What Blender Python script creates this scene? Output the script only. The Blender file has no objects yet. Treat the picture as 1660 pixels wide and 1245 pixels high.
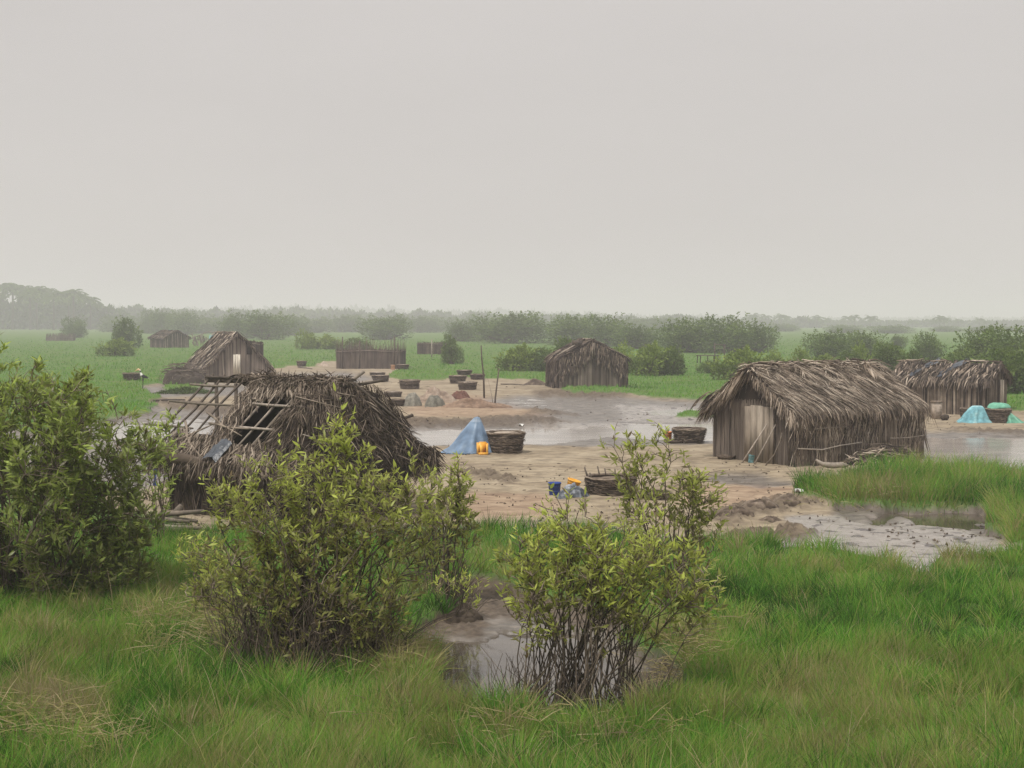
import bpy, math, random
import numpy as np
from mathutils import Vector
C = bpy.context.scene.collection
R = math.radians
rng = np.random.default_rng(7)

# ------------------------------------------------------------------ camera
F, CX, CY, CH = 2300.0, 830.0, 622.5, 4.2
PITCH = math.atan((CY - 520.0) / F)
cp, sp = math.cos(PITCH), math.sin(PITCH)
cam = bpy.data.cameras.new('camera'); camo = bpy.data.objects.new('camera', cam); C.objects.link(camo)
camo.location = (0, 0, CH); camo.rotation_euler = (R(90) - PITCH, 0, 0)
cam.sensor_width = 36.0; cam.lens = 36.0 * F / 1660.0
cam.clip_start = 0.1; cam.clip_end = 20000
bpy.context.scene.camera = camo

# ------------------------------------------------------------------ sky, sun, exposure
SUN_EL, SUN_AZ = 62.0, 215.0
w = bpy.data.worlds.new('World'); bpy.context.scene.world = w; w.use_nodes = True
nt = w.node_tree; nt.nodes.clear()
o_ = nt.nodes.new('ShaderNodeOutputWorld')
sky = nt.nodes.new('ShaderNodeTexSky'); sky.sky_type = 'NISHITA'; sky.sun_disc = False
sky.sun_elevation = R(SUN_EL); sky.sun_rotation = R(SUN_AZ); sky.dust_density = 6.0
b1 = nt.nodes.new('ShaderNodeBackground'); b1.inputs['Strength'].default_value = 0.1
nt.links.new(sky.outputs[0], b1.inputs[0])
tc = nt.nodes.new('ShaderNodeTexCoord'); sx = nt.nodes.new('ShaderNodeSeparateXYZ')
nt.links.new(tc.outputs['Generated'], sx.inputs[0])
cr = nt.nodes.new('ShaderNodeValToRGB'); nt.links.new(sx.outputs['Z'], cr.inputs[0])
cr.color_ramp.interpolation = 'B_SPLINE'
el = cr.color_ramp.elements
el[0].position = 0.0; el[0].color = (.66, .628, .608, 1)
el[1].position = 1.0; el[1].color = (2.1, 2.0, 1.9, 1)
for p, c in ((.06, (.64, .608, .58, 1)), (.24, (.585, .555, .535, 1)), (.42, (.85, .80, .76, 1)), (.65, (1.9, 1.81, 1.72, 1))):
    e = el.new(p); e.color = c
b2 = nt.nodes.new('ShaderNodeBackground'); b2.inputs['Strength'].default_value = 1.035
cn = nt.nodes.new('ShaderNodeTexNoise'); cn.inputs['Scale'].default_value = 2.2; cn.inputs['Detail'].default_value = 4
cm = nt.nodes.new('ShaderNodeMapping'); cm.inputs['Scale'].default_value = (1, 1, 3.5); nt.links.new(tc.outputs['Generated'], cm.inputs[0]); nt.links.new(cm.outputs[0], cn.inputs['Vector'])
cmr = nt.nodes.new('ShaderNodeMapRange'); cmr.inputs[1].default_value = .3; cmr.inputs[2].default_value = .7; cmr.inputs[3].default_value = .965; cmr.inputs[4].default_value = 1.03; nt.links.new(cn.outputs['Fac'], cmr.inputs[0])
cvm = nt.nodes.new('ShaderNodeVectorMath'); cvm.operation = 'SCALE'; nt.links.new(cr.outputs[0], cvm.inputs[0]); nt.links.new(cmr.outputs[0], cvm.inputs['Scale'])
nt.links.new(cvm.outputs[0], b2.inputs[0])
mxs = nt.nodes.new('ShaderNodeMixShader'); mxs.inputs[0].default_value = 0.94
nt.links.new(b1.outputs[0], mxs.inputs[1]); nt.links.new(b2.outputs[0], mxs.inputs[2])
nt.links.new(mxs.outputs[0], o_.inputs['Surface'])

sun = bpy.data.lights.new('sun', 'SUN'); sun.energy = 3.1; sun.angle = R(9); sun.color = (1, .95, .88)
suno = bpy.data.objects.new('sun', sun); C.objects.link(suno)
d = Vector((math.sin(R(SUN_AZ)) * math.cos(R(SUN_EL)), math.cos(R(SUN_AZ)) * math.cos(R(SUN_EL)), math.sin(R(SUN_EL))))
suno.rotation_euler = d.to_track_quat('Z', 'Y').to_euler(); suno.location = (0, -10, 40)
vs = bpy.context.scene.view_settings
vs.view_transform = 'Standard'; vs.look = 'None'; vs.exposure = 0.0; vs.gamma = 1.0
cy = bpy.context.scene.cycles
cy.max_bounces = 6; cy.diffuse_bounces = 3; cy.glossy_bounces = 2; cy.transmission_bounces = 3
cy.volume_bounces = 2; cy.transparent_max_bounces = 4; cy.use_denoising = True; cy.denoiser = 'OPENIMAGEDENOISE'; cy.denoising_prefilter = 'NONE'; cy.denoising_input_passes = 'RGB_ALBEDO_NORMAL'
cy.caustics_reflective = False; cy.caustics_refractive = False

# ------------------------------------------------------------------ projection helpers
def G(px, py, z=0.0):
    """photo pixel -> point on the plane z"""
    u = (np.asarray(px, float) - CX) / F; v = (CY - np.asarray(py, float)) / F
    t = (CH - z) / (sp - v * cp)
    return u * t, (cp + v * sp) * t
def P(X, Y, Z=0.0):
    zc = Y * cp - (Z - CH) * sp; yc = Y * sp + (Z - CH) * cp
    return CX + F * X / zc, CY - F * yc / zc
def AT(px, py, Y):
    """photo pixel at depth Y -> X, Z"""
    u = (px - CX) / F; v = (CY - py) / F
    t = Y / (cp + v * sp)
    return u * t, CH + (-sp + v * cp) * t

# ------------------------------------------------------------------ noise
def _h(i, j, s):
    n = (i * 374761393 + j * 668265263 + s * 1442695041) & 0xffffffff
    n = ((n ^ (n >> 13)) * 1274126177) & 0xffffffff
    return ((n ^ (n >> 16)) & 0xffff) / 65535.0
def vnoise(x, y, s=0):
    x = np.asarray(x, float); y = np.asarray(y, float)
    i = np.floor(x).astype(np.int64); j = np.floor(y).astype(np.int64)
    fx = x - i; fy = y - j; fx = fx * fx * (3 - 2 * fx); fy = fy * fy * (3 - 2 * fy)
    a = _h(i, j, s); b = _h(i + 1, j, s); c = _h(i, j + 1, s); e = _h(i + 1, j + 1, s)
    return (a * (1 - fx) + b * fx) * (1 - fy) + (c * (1 - fx) + e * fx) * fy
def fbm(x, y, s=0, o=4):
    t = 0; a = .5; n = 0
    for k in range(o):
        t = t + a * vnoise(x * 2 ** k + 17.3 * k, y * 2 ** k - 9.1 * k, s + k); n += a; a *= .5
    return t / n

# ------------------------------------------------------------------ mesh helpers
def mesh_np(name, V, Q, attrs=None, mat=None, smooth=False, T=None):
    V = np.asarray(V, np.float32); Q = np.asarray(Q, np.int32).reshape(-1, 4)
    T = np.zeros((0, 3), np.int32) if T is None else np.asarray(T, np.int32).reshape(-1, 3)
    me = bpy.data.meshes.new(name)
    me.vertices.add(len(V)); me.vertices.foreach_set('co', V.ravel())
    me.loops.add(Q.size + T.size); me.loops.foreach_set('vertex_index', np.concatenate([Q.ravel(), T.ravel()]))
    me.polygons.add(len(Q) + len(T))
    st = np.concatenate([np.arange(len(Q)) * 4, Q.size + np.arange(len(T)) * 3]).astype(np.int32)
    me.polygons.foreach_set('loop_start', st)
    if smooth: me.polygons.foreach_set('use_smooth', np.ones(len(Q) + len(T), bool))
    for k, a in (attrs or {}).items():
        at = me.attributes.new(k, 'FLOAT', 'POINT'); at.data.foreach_set('value', np.asarray(a, np.float32))
    me.update(calc_edges=True)
    if mat: me.materials.append(mat)
    return me

class MB:
    """collects pieces into ONE mesh; every vertex carries a tint 0..1"""
    def __init__(s): s.V = []; s.Q = []; s.t = []; s.n = 0
    def add(s, V, Q, t):
        V = np.asarray(V, float).reshape(-1, 3); Q = np.asarray(Q, int).reshape(-1, 4)
        s.V.append(V); s.Q.append(Q + s.n); s.t.append(np.broadcast_to(np.asarray(t, float), (len(V),)).copy()); s.n += len(V)
    def build(s, name, mat, parent=None, smooth=False):
        me = mesh_np(name, np.concatenate(s.V), np.concatenate(s.Q), {'tint': np.concatenate(s.t)}, mat, smooth)
        o = bpy.data.objects.new(name, me); C.objects.link(o); o.parent = parent
        return o
    # ribbons: n strips at once
    def ribbons(s, P0, D, S, L, W, B, t, prof=(1, 1, .2)):
        P0 = np.asarray(P0, float); n = len(P0); k = len(prof)
        L = np.broadcast_to(L, (n,)); W = np.broadcast_to(W, (n,)); t = np.broadcast_to(t, (n,))
        D = np.broadcast_to(D, (n, 3)); S = np.broadcast_to(S, (n, 3)); B = np.broadcast_to(B, (n, 3))
        V = np.empty((n, k, 2, 3))
        for i, p in enumerate(prof):
            q = i / (k - 1)
            c = P0 + D * (L * q)[:, None] + B * (q * q)
            e = S * (W * p * .5)[:, None]
            V[:, i, 0] = c - e; V[:, i, 1] = c + e
        base = (np.arange(n) * k * 2)[:, None]
        Q = np.concatenate([base + np.array([[2 * i, 2 * i + 1, 2 * i + 3, 2 * i + 2]]) for i in range(k - 1)], 0)
        s.add(V.reshape(-1, 3), Q, np.repeat(t, 2 * k))
    def tube(s, pts, rad, t=.5, n=6, cap=True):
        pts = np.asarray(pts, float); m = len(pts); rad = np.broadcast_to(rad, (m,))
        d = np.gradient(pts, axis=0); d /= np.linalg.norm(d, axis=1)[:, None] + 1e-9
        a = np.array([0, 0, 1.]) if abs(d[0][2]) < .9 else np.array([1., 0, 0])
        V = []
        for i in range(m):
            x = np.cross(d[i], a); x /= np.linalg.norm(x) + 1e-9; y = np.cross(d[i], x)
            th = np.arange(n) * 2 * math.pi / n
            V.append(pts[i] + rad[i] * (np.cos(th)[:, None] * x + np.sin(th)[:, None] * y))
        V = np.concatenate(V); Q = []
        for i in range(m - 1):
            for j in range(n):
                Q.append((i * n + j, i * n + (j + 1) % n, (i + 1) * n + (j + 1) % n, (i + 1) * n + j))
        if cap:
            c = len(V); V = np.concatenate([V, pts[:1], pts[-1:]])
            for j in range(0, n, 2):
                Q.append((c, (j + 2) % n, (j + 1) % n, j)); k = (m - 1) * n
                Q.append((c + 1, k + j, k + (j + 1) % n, k + (j + 2) % n))
        s.add(V, Q, t)
    def grid(s, V, t=.5, closed=False):
        V = np.asarray(V, float); a, b = V.shape[:2]; Q = []
        for i in range(a - 1):
            for j in range(b if closed else b - 1):
                Q.append((i * b + j, i * b + (j + 1) % b, (i + 1) * b + (j + 1) % b, (i + 1) * b + j))
        t = np.asarray(t, float); t = np.broadcast_to(t, (a, b)).ravel() if t.ndim else t
        s.add(V.reshape(-1, 3), Q, t)
    def box(s, c, size, t=.5, rz=0):
        x, y, z = np.asarray(size, float) / 2
        V = np.array([(i * x, j * y, k * z) for i in (-1, 1) for j in (-1, 1) for k in (-1, 1)])
        co, si = math.cos(rz), math.sin(rz)
        V = np.stack([V[:, 0] * co - V[:, 1] * si, V[:, 0] * si + V[:, 1] * co, V[:, 2]], 1) + np.asarray(c)
        s.add(V, [(0, 1, 3, 2), (4, 6, 7, 5), (0, 4, 5, 1), (2, 3, 7, 6), (0, 2, 6, 4), (1, 5, 7, 3)], t)
    def lathe(s, prof, t=.5, n=24, wob=0, seed=0):
        th = np.arange(n) * 2 * math.pi / n
        V = np.zeros((len(prof), n, 3))
        for i, (r, z) in enumerate(prof):
            rr = r * (1 + wob * (vnoise(th * 2.2 + 50, np.full(n, i * .7), seed) - .5))
            V[i, :, 0] = rr * np.cos(th); V[i, :, 1] = rr * np.sin(th); V[i, :, 2] = z + wob * .25 * r * (vnoise(th * 1.5 + 9, np.full(n, 3.), seed + 5) - .5)
        s.grid(V, t, closed=True)

def tag(o, label=None, cat=None, group=None, kind=None):
    if label: o['label'] = label
    if cat: o['category'] = cat
    if group: o['group'] = group
    if kind: o['kind'] = kind
    return o
def empty(name, loc, rz=0, label=None, cat=None, group=None):
    o = bpy.data.objects.new(name, None); C.objects.link(o); o.location = loc; o.rotation_euler = (0, 0, rz)
    o.empty_display_size = .2
    return tag(o, label, cat, group)
def copy_tree(o, parent=None):
    c = o.copy(); C.objects.link(c); c.parent = parent
    for ch in list(o.children): copy_tree(ch, c)
    return c
def unit(v): return v / (np.linalg.norm(v, axis=-1, keepdims=True) + 1e-9)

# ------------------------------------------------------------------ materials
def ramp_mat(name, cols, rough=.9, trans=0.0, nscale=6.0, namt=.35, spec=.2, bump=0.0, bscale=30, stretch=(1, 1, 1), alpha=None):
    m = bpy.data.materials.new(name); m.use_nodes = True; n = m.node_tree; L = n.links
    pr = n.nodes['Principled BSDF']; out = n.nodes['Material Output']
    at = n.nodes.new('ShaderNodeAttribute'); at.attribute_name = 'tint'
    rp = n.nodes.new('ShaderNodeValToRGB'); L.new(at.outputs['Fac'], rp.inputs[0])
    e = rp.color_ramp.elements; e[0].color = (*cols[0], 1); e[1].color = (*cols[-1], 1)
    for i in range(1, len(cols) - 1):
        q = e.new(i / (len(cols) - 1)); q.color = (*cols[i], 1)
    tc = n.nodes.new('ShaderNodeTexCoord'); mp = n.nodes.new('ShaderNodeMapping'); mp.inputs['Scale'].default_value = stretch
    L.new(tc.outputs['Object'], mp.inputs[0])
    nz = n.nodes.new('ShaderNodeTexNoise'); nz.inputs['Scale'].default_value = nscale; nz.inputs['Detail'].default_value = 5
    L.new(mp.outputs[0], nz.inputs['Vector'])
    mr = n.nodes.new('ShaderNodeMapRange'); mr.inputs[1].default_value = .3; mr.inputs[2].default_value = .7
    mr.inputs[3].default_value = 1 - namt; mr.inputs[4].default_value = 1 + namt
    L.new(nz.outputs['Fac'], mr.inputs[0])
    mu = n.nodes.new('ShaderNodeVectorMath'); mu.operation = 'SCALE'
    L.new(rp.outputs[0], mu.inputs[0]); L.new(mr.outputs[0], mu.inputs['Scale'])
    L.new(mu.outputs[0], pr.inputs['Base Color'])
    pr.inputs['Roughness'].default_value = rough; pr.inputs['Specular IOR Level'].default_value = spec
    if bump:
        n2 = n.nodes.new('ShaderNodeTexNoise'); n2.inputs['Scale'].default_value = bscale; n2.inputs['Detail'].default_value = 6
        L.new(mp.outputs[0], n2.inputs['Vector'])
        bp = n.nodes.new('ShaderNodeBump'); bp.inputs['Strength'].default_value = bump; bp.inputs['Distance'].default_value = .03
        L.new(n2.outputs['Fac'], bp.inputs['Height']); L.new(bp.outputs[0], pr.inputs['Normal'])
    if trans:
        tr = n.nodes.new('ShaderNodeBsdfTranslucent'); L.new(mu.outputs[0], tr.inputs[0])
        mx = n.nodes.new('ShaderNodeMixShader'); mx.inputs[0].default_value = trans
        L.new(pr.outputs[0], mx.inputs[1]); L.new(tr.outputs[0], mx.inputs[2]); L.new(mx.outputs[0], out.inputs['Surface'])
    return m

M = {}
M['grass'] = ramp_mat('grass_blades', [(.024, .050, .012), (.064, .175, .024), (.14, .315, .038), (.23, .265, .06), (.29, .25, .11), (.36, .29, .18)], .75, .35, 1.2, .18, .04)
M['leafbright'] = ramp_mat('leaf_bright', [(.18, .13, .07), (.26, .27, .075), (.44, .50, .09), (.60, .66, .15)], .42, .5, 3, .2, .3)
M['leafdark'] = ramp_mat('leaf_dark', [(.13, .11, .045), (.19, .23, .055), (.31, .39, .07), (.50, .57, .14)], .4, .4, 3, .2, .3)
M['leafmid'] = ramp_mat('leaf_mid', [(.045, .07, .022), (.085, .135, .032), (.14, .205, .045), (.22, .29, .07)], .6, .4, .8, .25, .25)
M['leafyel'] = ramp_mat('leaf_yellow_green', [(.075, .11, .025), (.14, .205, .035), (.22, .295, .05), (.31, .38, .08)], .6, .3, .8, .2, .25)
M['bark'] = ramp_mat('bark', [(.05, .039, .030), (.11, .086, .065), (.22, .175, .135)], .9, 0, 9, .35, .15)
M['stick'] = ramp_mat('weathered_stick', [(.07, .055, .045), (.17, .14, .11), (.36, .31, .26)], .85, 0, 10, .3, .2)
M['thatch'] = ramp_mat('palm_thatch', [(.022, .017, .014), (.075, .058, .046), (.185, .143, .108), (.37, .298, .232), (.56, .48, .39)], .85, .08, 2.5, .3, .2)
M['thatchdark'] = ramp_mat('old_thatch', [(.022, .016, .012), (.06, .045, .034), (.12, .092, .07), (.21, .168, .13), (.35, .29, .23)], .9, .05, 2.5, .35, .15)
M['reed'] = ramp_mat('reed_wall', [(.05, .04, .033), (.12, .095, .077), (.19, .155, .128), (.27, .225, .185)], .9, 0, 1.6, .3, .15, stretch=(1, 1, .5))
M['wicker'] = ramp_mat('wicker', [(.03, .023, .018), (.075, .056, .043), (.14, .108, .083), (.24, .195, .15)], .9, 0, 12, .35, .15)
M['fill'] = ramp_mat('dried_mud_filling', [(.12, .095, .075), (.26, .20, .155), (.42, .36, .30)], .95, 0, 9, .3, .1, bump=.6)
M['sandheap'] = ramp_mat('sand_heap', [(.14, .105, .08), (.26, .20, .155), (.38, .31, .25)], .95, 0, 5, .3, .1, bump=.8, bscale=14)
M['redheap'] = ramp_mat('red_earth', [(.10, .065, .045), (.18, .12, .085), (.28, .205, .15)], .95, 0, 6, .3, .1, bump=.8, bscale=14)
M['redclay'] = ramp_mat('dark_red_clay', [(.075, .035, .027), (.125, .06, .045), (.19, .10, .075)], .8, 0, 8, .3, .2, bump=.5)
M['bluetarp'] = ramp_mat('faded_blue_tarp', [(.10, .16, .25), (.17, .25, .36), (.34, .42, .51)], .6, .12, 4, .18, .3, bump=1.0, bscale=5)
M['cyannet'] = ramp_mat('pale_blue_net', [(.12, .30, .36), (.20, .42, .46), (.42, .60, .60)], .75, .1, 7, .25, .2, bump=.5, bscale=16)
M['greennet'] = ramp_mat('green_net', [(.07, .24, .18), (.15, .38, .27), (.33, .50, .40)], .75, .1, 7, .25, .2, bump=.5, bscale=16)
M['greybag'] = ramp_mat('grey_green_bag', [(.11, .105, .085), (.18, .17, .14), (.27, .25, .21)], .85, 0, 9, .3, .15, bump=.6, bscale=22)
M['blackplastic'] = ramp_mat('dark_plastic_sheet', [(.02, .025, .035), (.06, .07, .085), (.25, .27, .30)], .35, 0, 12, .3, .5, bump=.7, bscale=14)
M['blueplastic'] = ramp_mat('blue_plastic', [(.008, .03, .17), (.012, .045, .24), (.03, .08, .34)], .4, 0, 6, .15, .4)
M['yellowplastic'] = ramp_mat('yellow_plastic', [(.55, .26, .02), (.74, .37, .035), (.85, .48, .09)], .45, 0, 6, .15, .4)
M['orangeplastic'] = ramp_mat('orange_plastic', [(.50, .14, .02), (.66, .20, .035), (.75, .30, .07)], .45, 0, 6, .15, .4)
M['peach'] = ramp_mat('peach_plastic', [(.5, .28, .17), (.6, .36, .23)], .6, 0, 6, .15, .3)
M['plank'] = ramp_mat('pale_plank', [(.12, .095, .07), (.22, .18, .14), (.36, .31, .25), (.60, .55, .46)], .85, 0, 3, .3, .2, stretch=(4, 4, .6))
M['bird'] = ramp_mat('feathers', [(.012, .012, .014), (.02, .02, .02), (.75, .74, .70), (.62, .42, .24)], .7, 0, 8, .08, .2)
M['foam'] = ramp_mat('white_scrap', [(.5, .49, .46), (.7, .69, .65)], .6, 0, 8, .1, .3)

# ------------------------------------------------------------------ zones (photo outlines laid on the ground)
def inpoly(px, py, poly):
    x = np.asarray(px); y = np.asarray(py); r = np.zeros(x.shape, bool); n = len(poly); j = n - 1
    for i in range(n):
        xi, yi = poly[i]; xj, yj = poly[j]
        if yi != yj:
            c = ((yi > y) != (yj > y)) & (x < (xj - xi) * (y - yi) / (yj - yi) + xi)
            r ^= c
        j = i
    return r
BARE = [[(236, 626), (266, 620), (330, 606), (440, 600), (470, 594), (520, 597), (512, 588), (545, 586), (560, 590), (640, 590), (650, 598), (636, 604), (628, 612), (650, 618), (720, 618), (740, 614), (850, 616), (905, 624), (905, 632), (930, 641), (1010, 636), (1050, 645), (1150, 653), (1300, 660), (1420, 668), (1520, 668), (1640, 668), (1700, 672), (2300, 690), (2300, 800), (1660, 780), (1500, 776), (1400, 784), (1310, 800), (1292, 815), (1340, 830), (1410, 826), (1480, 824), (1600, 822), (1600, 850), (1660, 893), (1800, 935), (1700, 925), (1610, 918), (1570, 928), (1530, 950), (1480, 932), (1400, 915), (1300, 900), (1180, 890), (1050, 884), (760, 878), (500, 878), (350, 872), (320, 866), (270, 866), (220, 850), (150, 800), (0, 780), (-600, 760), (-600, 690), (0, 690), (60, 705), (160, 684), (244, 670), (252, 654), (246, 640)],
        [(690, 1010), (722, 975), (800, 958), (900, 975), (1000, 998), (1058, 1035), (1062, 1110), (985, 1175), (850, 1198), (705, 1176), (680, 1075)],
        [(1400, 840), (1430, 826), (1600, 826), (1612, 848), (1580, 862), (1440, 862)]]
GRASSIN = [[(1095, 673), (1130, 669), (1230, 670), (1230, 679), (1120, 681), (1090, 679)], [(930, 633), (1040, 632), (1060, 641), (990, 640), (930, 638)],
           [(250, 618), (300, 612), (335, 620), (330, 632), (270, 635)]]
WATER = [[(600, 701), (690, 696), (780, 694), (900, 691), (1040, 687), (1170, 687), (1300, 700), (1300, 716), (1160, 713), (1000, 705), (870, 713), (700, 717), (600, 716)],
         [(1440, 706), (1660, 708), (2100, 718), (2100, 800), (1660, 784), (1590, 780), (1440, 782)],
         [(1030, 664), (1080, 660), (1180, 664), (1300, 668), (1300, 676), (1180, 673), (1060, 670)],
         [(180, 690), (300, 684), (400, 690), (400, 712), (250, 716), (150, 706)],
         [(700, 1045), (760, 1026), (900, 1022), (1000, 1040), (1042, 1065), (1030, 1128), (900, 1176), (750, 1165), (690, 1100)],
         [(1425, 836), (1445, 818), (1590, 814), (1596, 842), (1560, 849), (1460, 848)]]
MUD = [[(770, 648), (860, 640), (1000, 642), (1150, 652), (1300, 662), (1300, 690), (1000, 690), (860, 693), (690, 700), (640, 690), (800, 680), (900, 668), (800, 660)],
       [(-600, 664), (240, 656), (300, 664), (400, 668), (400, 745), (200, 800), (-600, 780)], [(500, 845), (760, 848), (930, 850), (1010, 858), (1000, 890), (500, 890)],
       [(590, 690), (1300, 688), (1300, 722), (600, 722)], [(1440, 700), (2200, 705), (2200, 810), (1440, 790)],
       [(660, 1000), (720, 950), (1130, 1000), (1140, 1120), (1000, 1195), (850, 1220), (650, 1190)], [(1340, 826), (1400, 800), (1660, 790), (1660, 880), (1580, 862), (1390, 846)],
       [(200, 628), (330, 622), (420, 622), (420, 641), (300, 643), (225, 646)], [(1150, 766), (1240, 766), (1280, 782), (1200, 790), (1140, 778)], [(440, 606), (560, 604), (620, 614), (560, 622), (440, 622)]]
PALE = [[(1255, 880), (1290, 858), (1325, 838), (1380, 836), (1440, 846), (1580, 860), (1680, 900), (1800, 960), (1500, 960), (1380, 915), (1300, 902)],
        [(1000, 655), (1160, 660), (1300, 668), (1300, 684), (1000, 682)], [(830, 686), (1000, 682), (1000, 691), (830, 694)]]
CLOD = [[(640, 676), (720, 680), (800, 674), (880, 672), (930, 682), (900, 690), (760, 689), (640, 692)], [(1165, 832), (1200, 818), (1280, 808), (1305, 822), (1300, 838), (1240, 846), (1180, 856)],
        [(745, 768), (800, 765), (838, 773), (820, 782), (760, 780)], [(860, 634), (960, 628), (1050, 640), (960, 646), (880, 642)], [(1505, 696), (1560, 694), (1660, 700), (1660, 705), (1560, 701)],
        [(668, 1010), (715, 960), (800, 955), (1120, 1005), (1130, 1060), (1050, 1030), (900, 1012), (770, 1015), (705, 1035), (700, 1090), (740, 1135), (670, 1140)],
        [(1180, 870), (1260, 862), (1300, 875), (1260, 886), (1180, 880)], [(230, 648), (300, 650), (380, 662), (420, 668), (400, 674), (280, 664)], [(840, 661), (900, 664), (935, 672), (860, 670)],
        [(680, 604), (760, 606), (760, 616), (700, 614)], [(1500, 722), (1660, 724), (1660, 729), (1500, 727)], [(1500, 738), (1620, 742), (1600, 747), (1500, 744)]]
RED = [[(715, 650), (770, 640), (840, 662), (900, 674), (700, 676), (640, 668)], [(1080, 792), (1160, 782), (1300, 790), (1290, 815), (1180, 822), (1080, 815)], [(720, 800), (880, 806), (900, 832), (760, 836)]]

GX = np.arange(-300, 1961, 4.0); GY = np.arange(521.5, 1400, 1.5)
PXg, PYg = np.meshgrid(GX, GY)
Xg, Yg = G(PXg, PYg)
# warp the outlines so that edges wander (in metres)
wx = (fbm(Xg * .7, Yg * .5, 3) - .5) * 2; wy = (fbm(Xg * .7, Yg * .5, 9) - .5) * 2
wx2 = (fbm(Xg * 4, Yg * 3, 13, 3) - .5) * 2; wy2 = (fbm(Xg * 4, Yg * 3, 19, 3) - .5) * 2
ppm = F / np.maximum(Yg, 5)
QX = PXg + (wx * .9 + wx2 * .18) * ppm; QY = PYg + (wy * 1.1 + wy2 * .25) * ppm * CH / np.maximum(Yg, 5)
def blur(a, n=1):
    for _ in range(n):
        p = np.pad(a, 1, mode='edge'); a = (p[:-2, 1:-1] + p[2:, 1:-1] + p[1:-1, :-2] + p[1:-1, 2:] + 2 * a) / 6
    return a
def zone(polys, b):
    m = np.zeros(PXg.shape, bool)
    for q in polys: m |= inpoly(QX, QY, q)
    return blur(m.astype(float), b)
Zbare = np.maximum(zone(BARE, 2) - zone(GRASSIN, 2), 0); Zwater = zone(WATER, 2) * Zbare; Zmud = zone(MUD, 6); Zpale = zone(PALE, 3); Zclod = zone(CLOD, 3); Zred = zone(RED, 8)
Zgrass = 1 - Zbare
# heights
n1 = fbm(Xg * .45, Yg * .45, 31); n2 = fbm(Xg * 1.7, Yg * 2.4, 37); n3 = fbm(Xg * 7, Yg * 9, 41, 3); n4 = fbm(Xg * .22, Yg * 1.3, 47)
fade = np.clip(1.5 - Yg / 120, .15, 1)
H = .02 + .05 * (n1 - .5) + .05 * (n2 - .5) + .038 * (n3 - .5)
bank = np.clip((Zgrass - .3) * 2, 0, 1) * np.clip(1.6 - Yg / 80, .25, 1)
H += bank * (.12 + .35 * (fbm(Xg * .35, Yg * .3, 53) - .35) + .12 * (n2 - .5))
H -= Zmud * Zbare * (1 - Zpale) * .075 + Zmud * Zbare * .17 * (n4 - .5)
H -= Zwater * np.where(Yg < 24, .34, .24)
H -= Zpale * .02 * Zbare
ridg = 1 - np.abs(2 * fbm(Xg * 3.2, Yg * 4.2, 61, 4) - 1)
H += Zclod * (.02 + .16 * np.clip(ridg - .72, 0, 1) * 3.2 * (.5 + n3)) * np.where(Yg < 120, 1, 0) * np.where(Yg < 24, .3, 1)
# low red and sandy heaps, wheel-less footprints in the pale mud
pit = np.clip(fbm(Xg * 2.6, Yg * 2.0, 71, 3) - .63, 0, 1) * 4
H -= np.clip(Zbare - Zwater, 0, 1) * np.clip(pit, 0, 1) * .05 * (Yg < 70)
H *= np.where(Yg > 300, .3, 1)
WL = -.085
H = np.where(Zgrass > .6, np.maximum(H, .0), H)
def lookup(A, px, py):
    fx = np.clip((np.asarray(px) - GX[0]) / 4.0, 0, len(GX) - 1.001); fy = np.clip((np.asarray(py) - GY[0]) / 1.5, 0, len(GY) - 1.001)
    i = fx.astype(int); j = fy.astype(int); a = fx - i; b = fy - j
    return (A[j, i] * (1 - a) + A[j, i + 1] * a) * (1 - b) + (A[j + 1, i] * (1 - a) + A[j + 1, i + 1] * a) * b
def gz(X, Y):
    px, py = P(X, Y, 0.0)
    return float(lookup(H, px, py))
def at(px, py):
    X, Y = G(px, py); X = float(X); Y = float(Y)
    return X, Y, gz(X, Y)

# ground sheet with coarse skirts that reach the horizon and behind the camera
ex = np.array([-22000., -7000, -2500, -900]); ex2 = np.array([2560., 4160, 8660, 23660])
PXf = np.concatenate([ex, GX, ex2]); pad = len(ex)
nr = len(GY)
def full(A): return np.concatenate([np.repeat(A[:, :1], pad, 1), A, np.repeat(A[:, -1:], pad, 1)], 1)
Xf, Yf = G(*np.meshgrid(PXf, GY)); Hf = full(H)
at_ = {k: full(v) for k, v in (('grass', Zgrass), ('mud', Zmud), ('water', Zwater), ('pale', Zpale), ('clod', Zclod), ('red', Zred))}
Hf[:, :pad] = Hf[:, :pad] * .2; Hf[:, -pad:] = Hf[:, -pad:] * .2
rows_y = [8.0, 3.0, -10.0, -80.0]
for yy in rows_y:
    Xf = np.vstack([Xf, Xf[nr - 1:nr] if yy > 0 else Xf[nr - 1:nr] * 1.0]); Yf = np.vstack([Yf, np.full((1, Xf.shape[1]), yy)])
    Hf = np.vstack([Hf, np.full((1, Xf.shape[1]), .1)])
    at_ = {k: np.vstack([v, v[nr - 1:nr]]) for k, v in at_.items()}
a, b = Xf.shape
idx = np.arange(a * b).reshape(a, b)
Q = np.stack([idx[:-1, :-1], idx[1:, :-1], idx[1:, 1:], idx[:-1, 1:]], -1).reshape(-1, 4)

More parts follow.
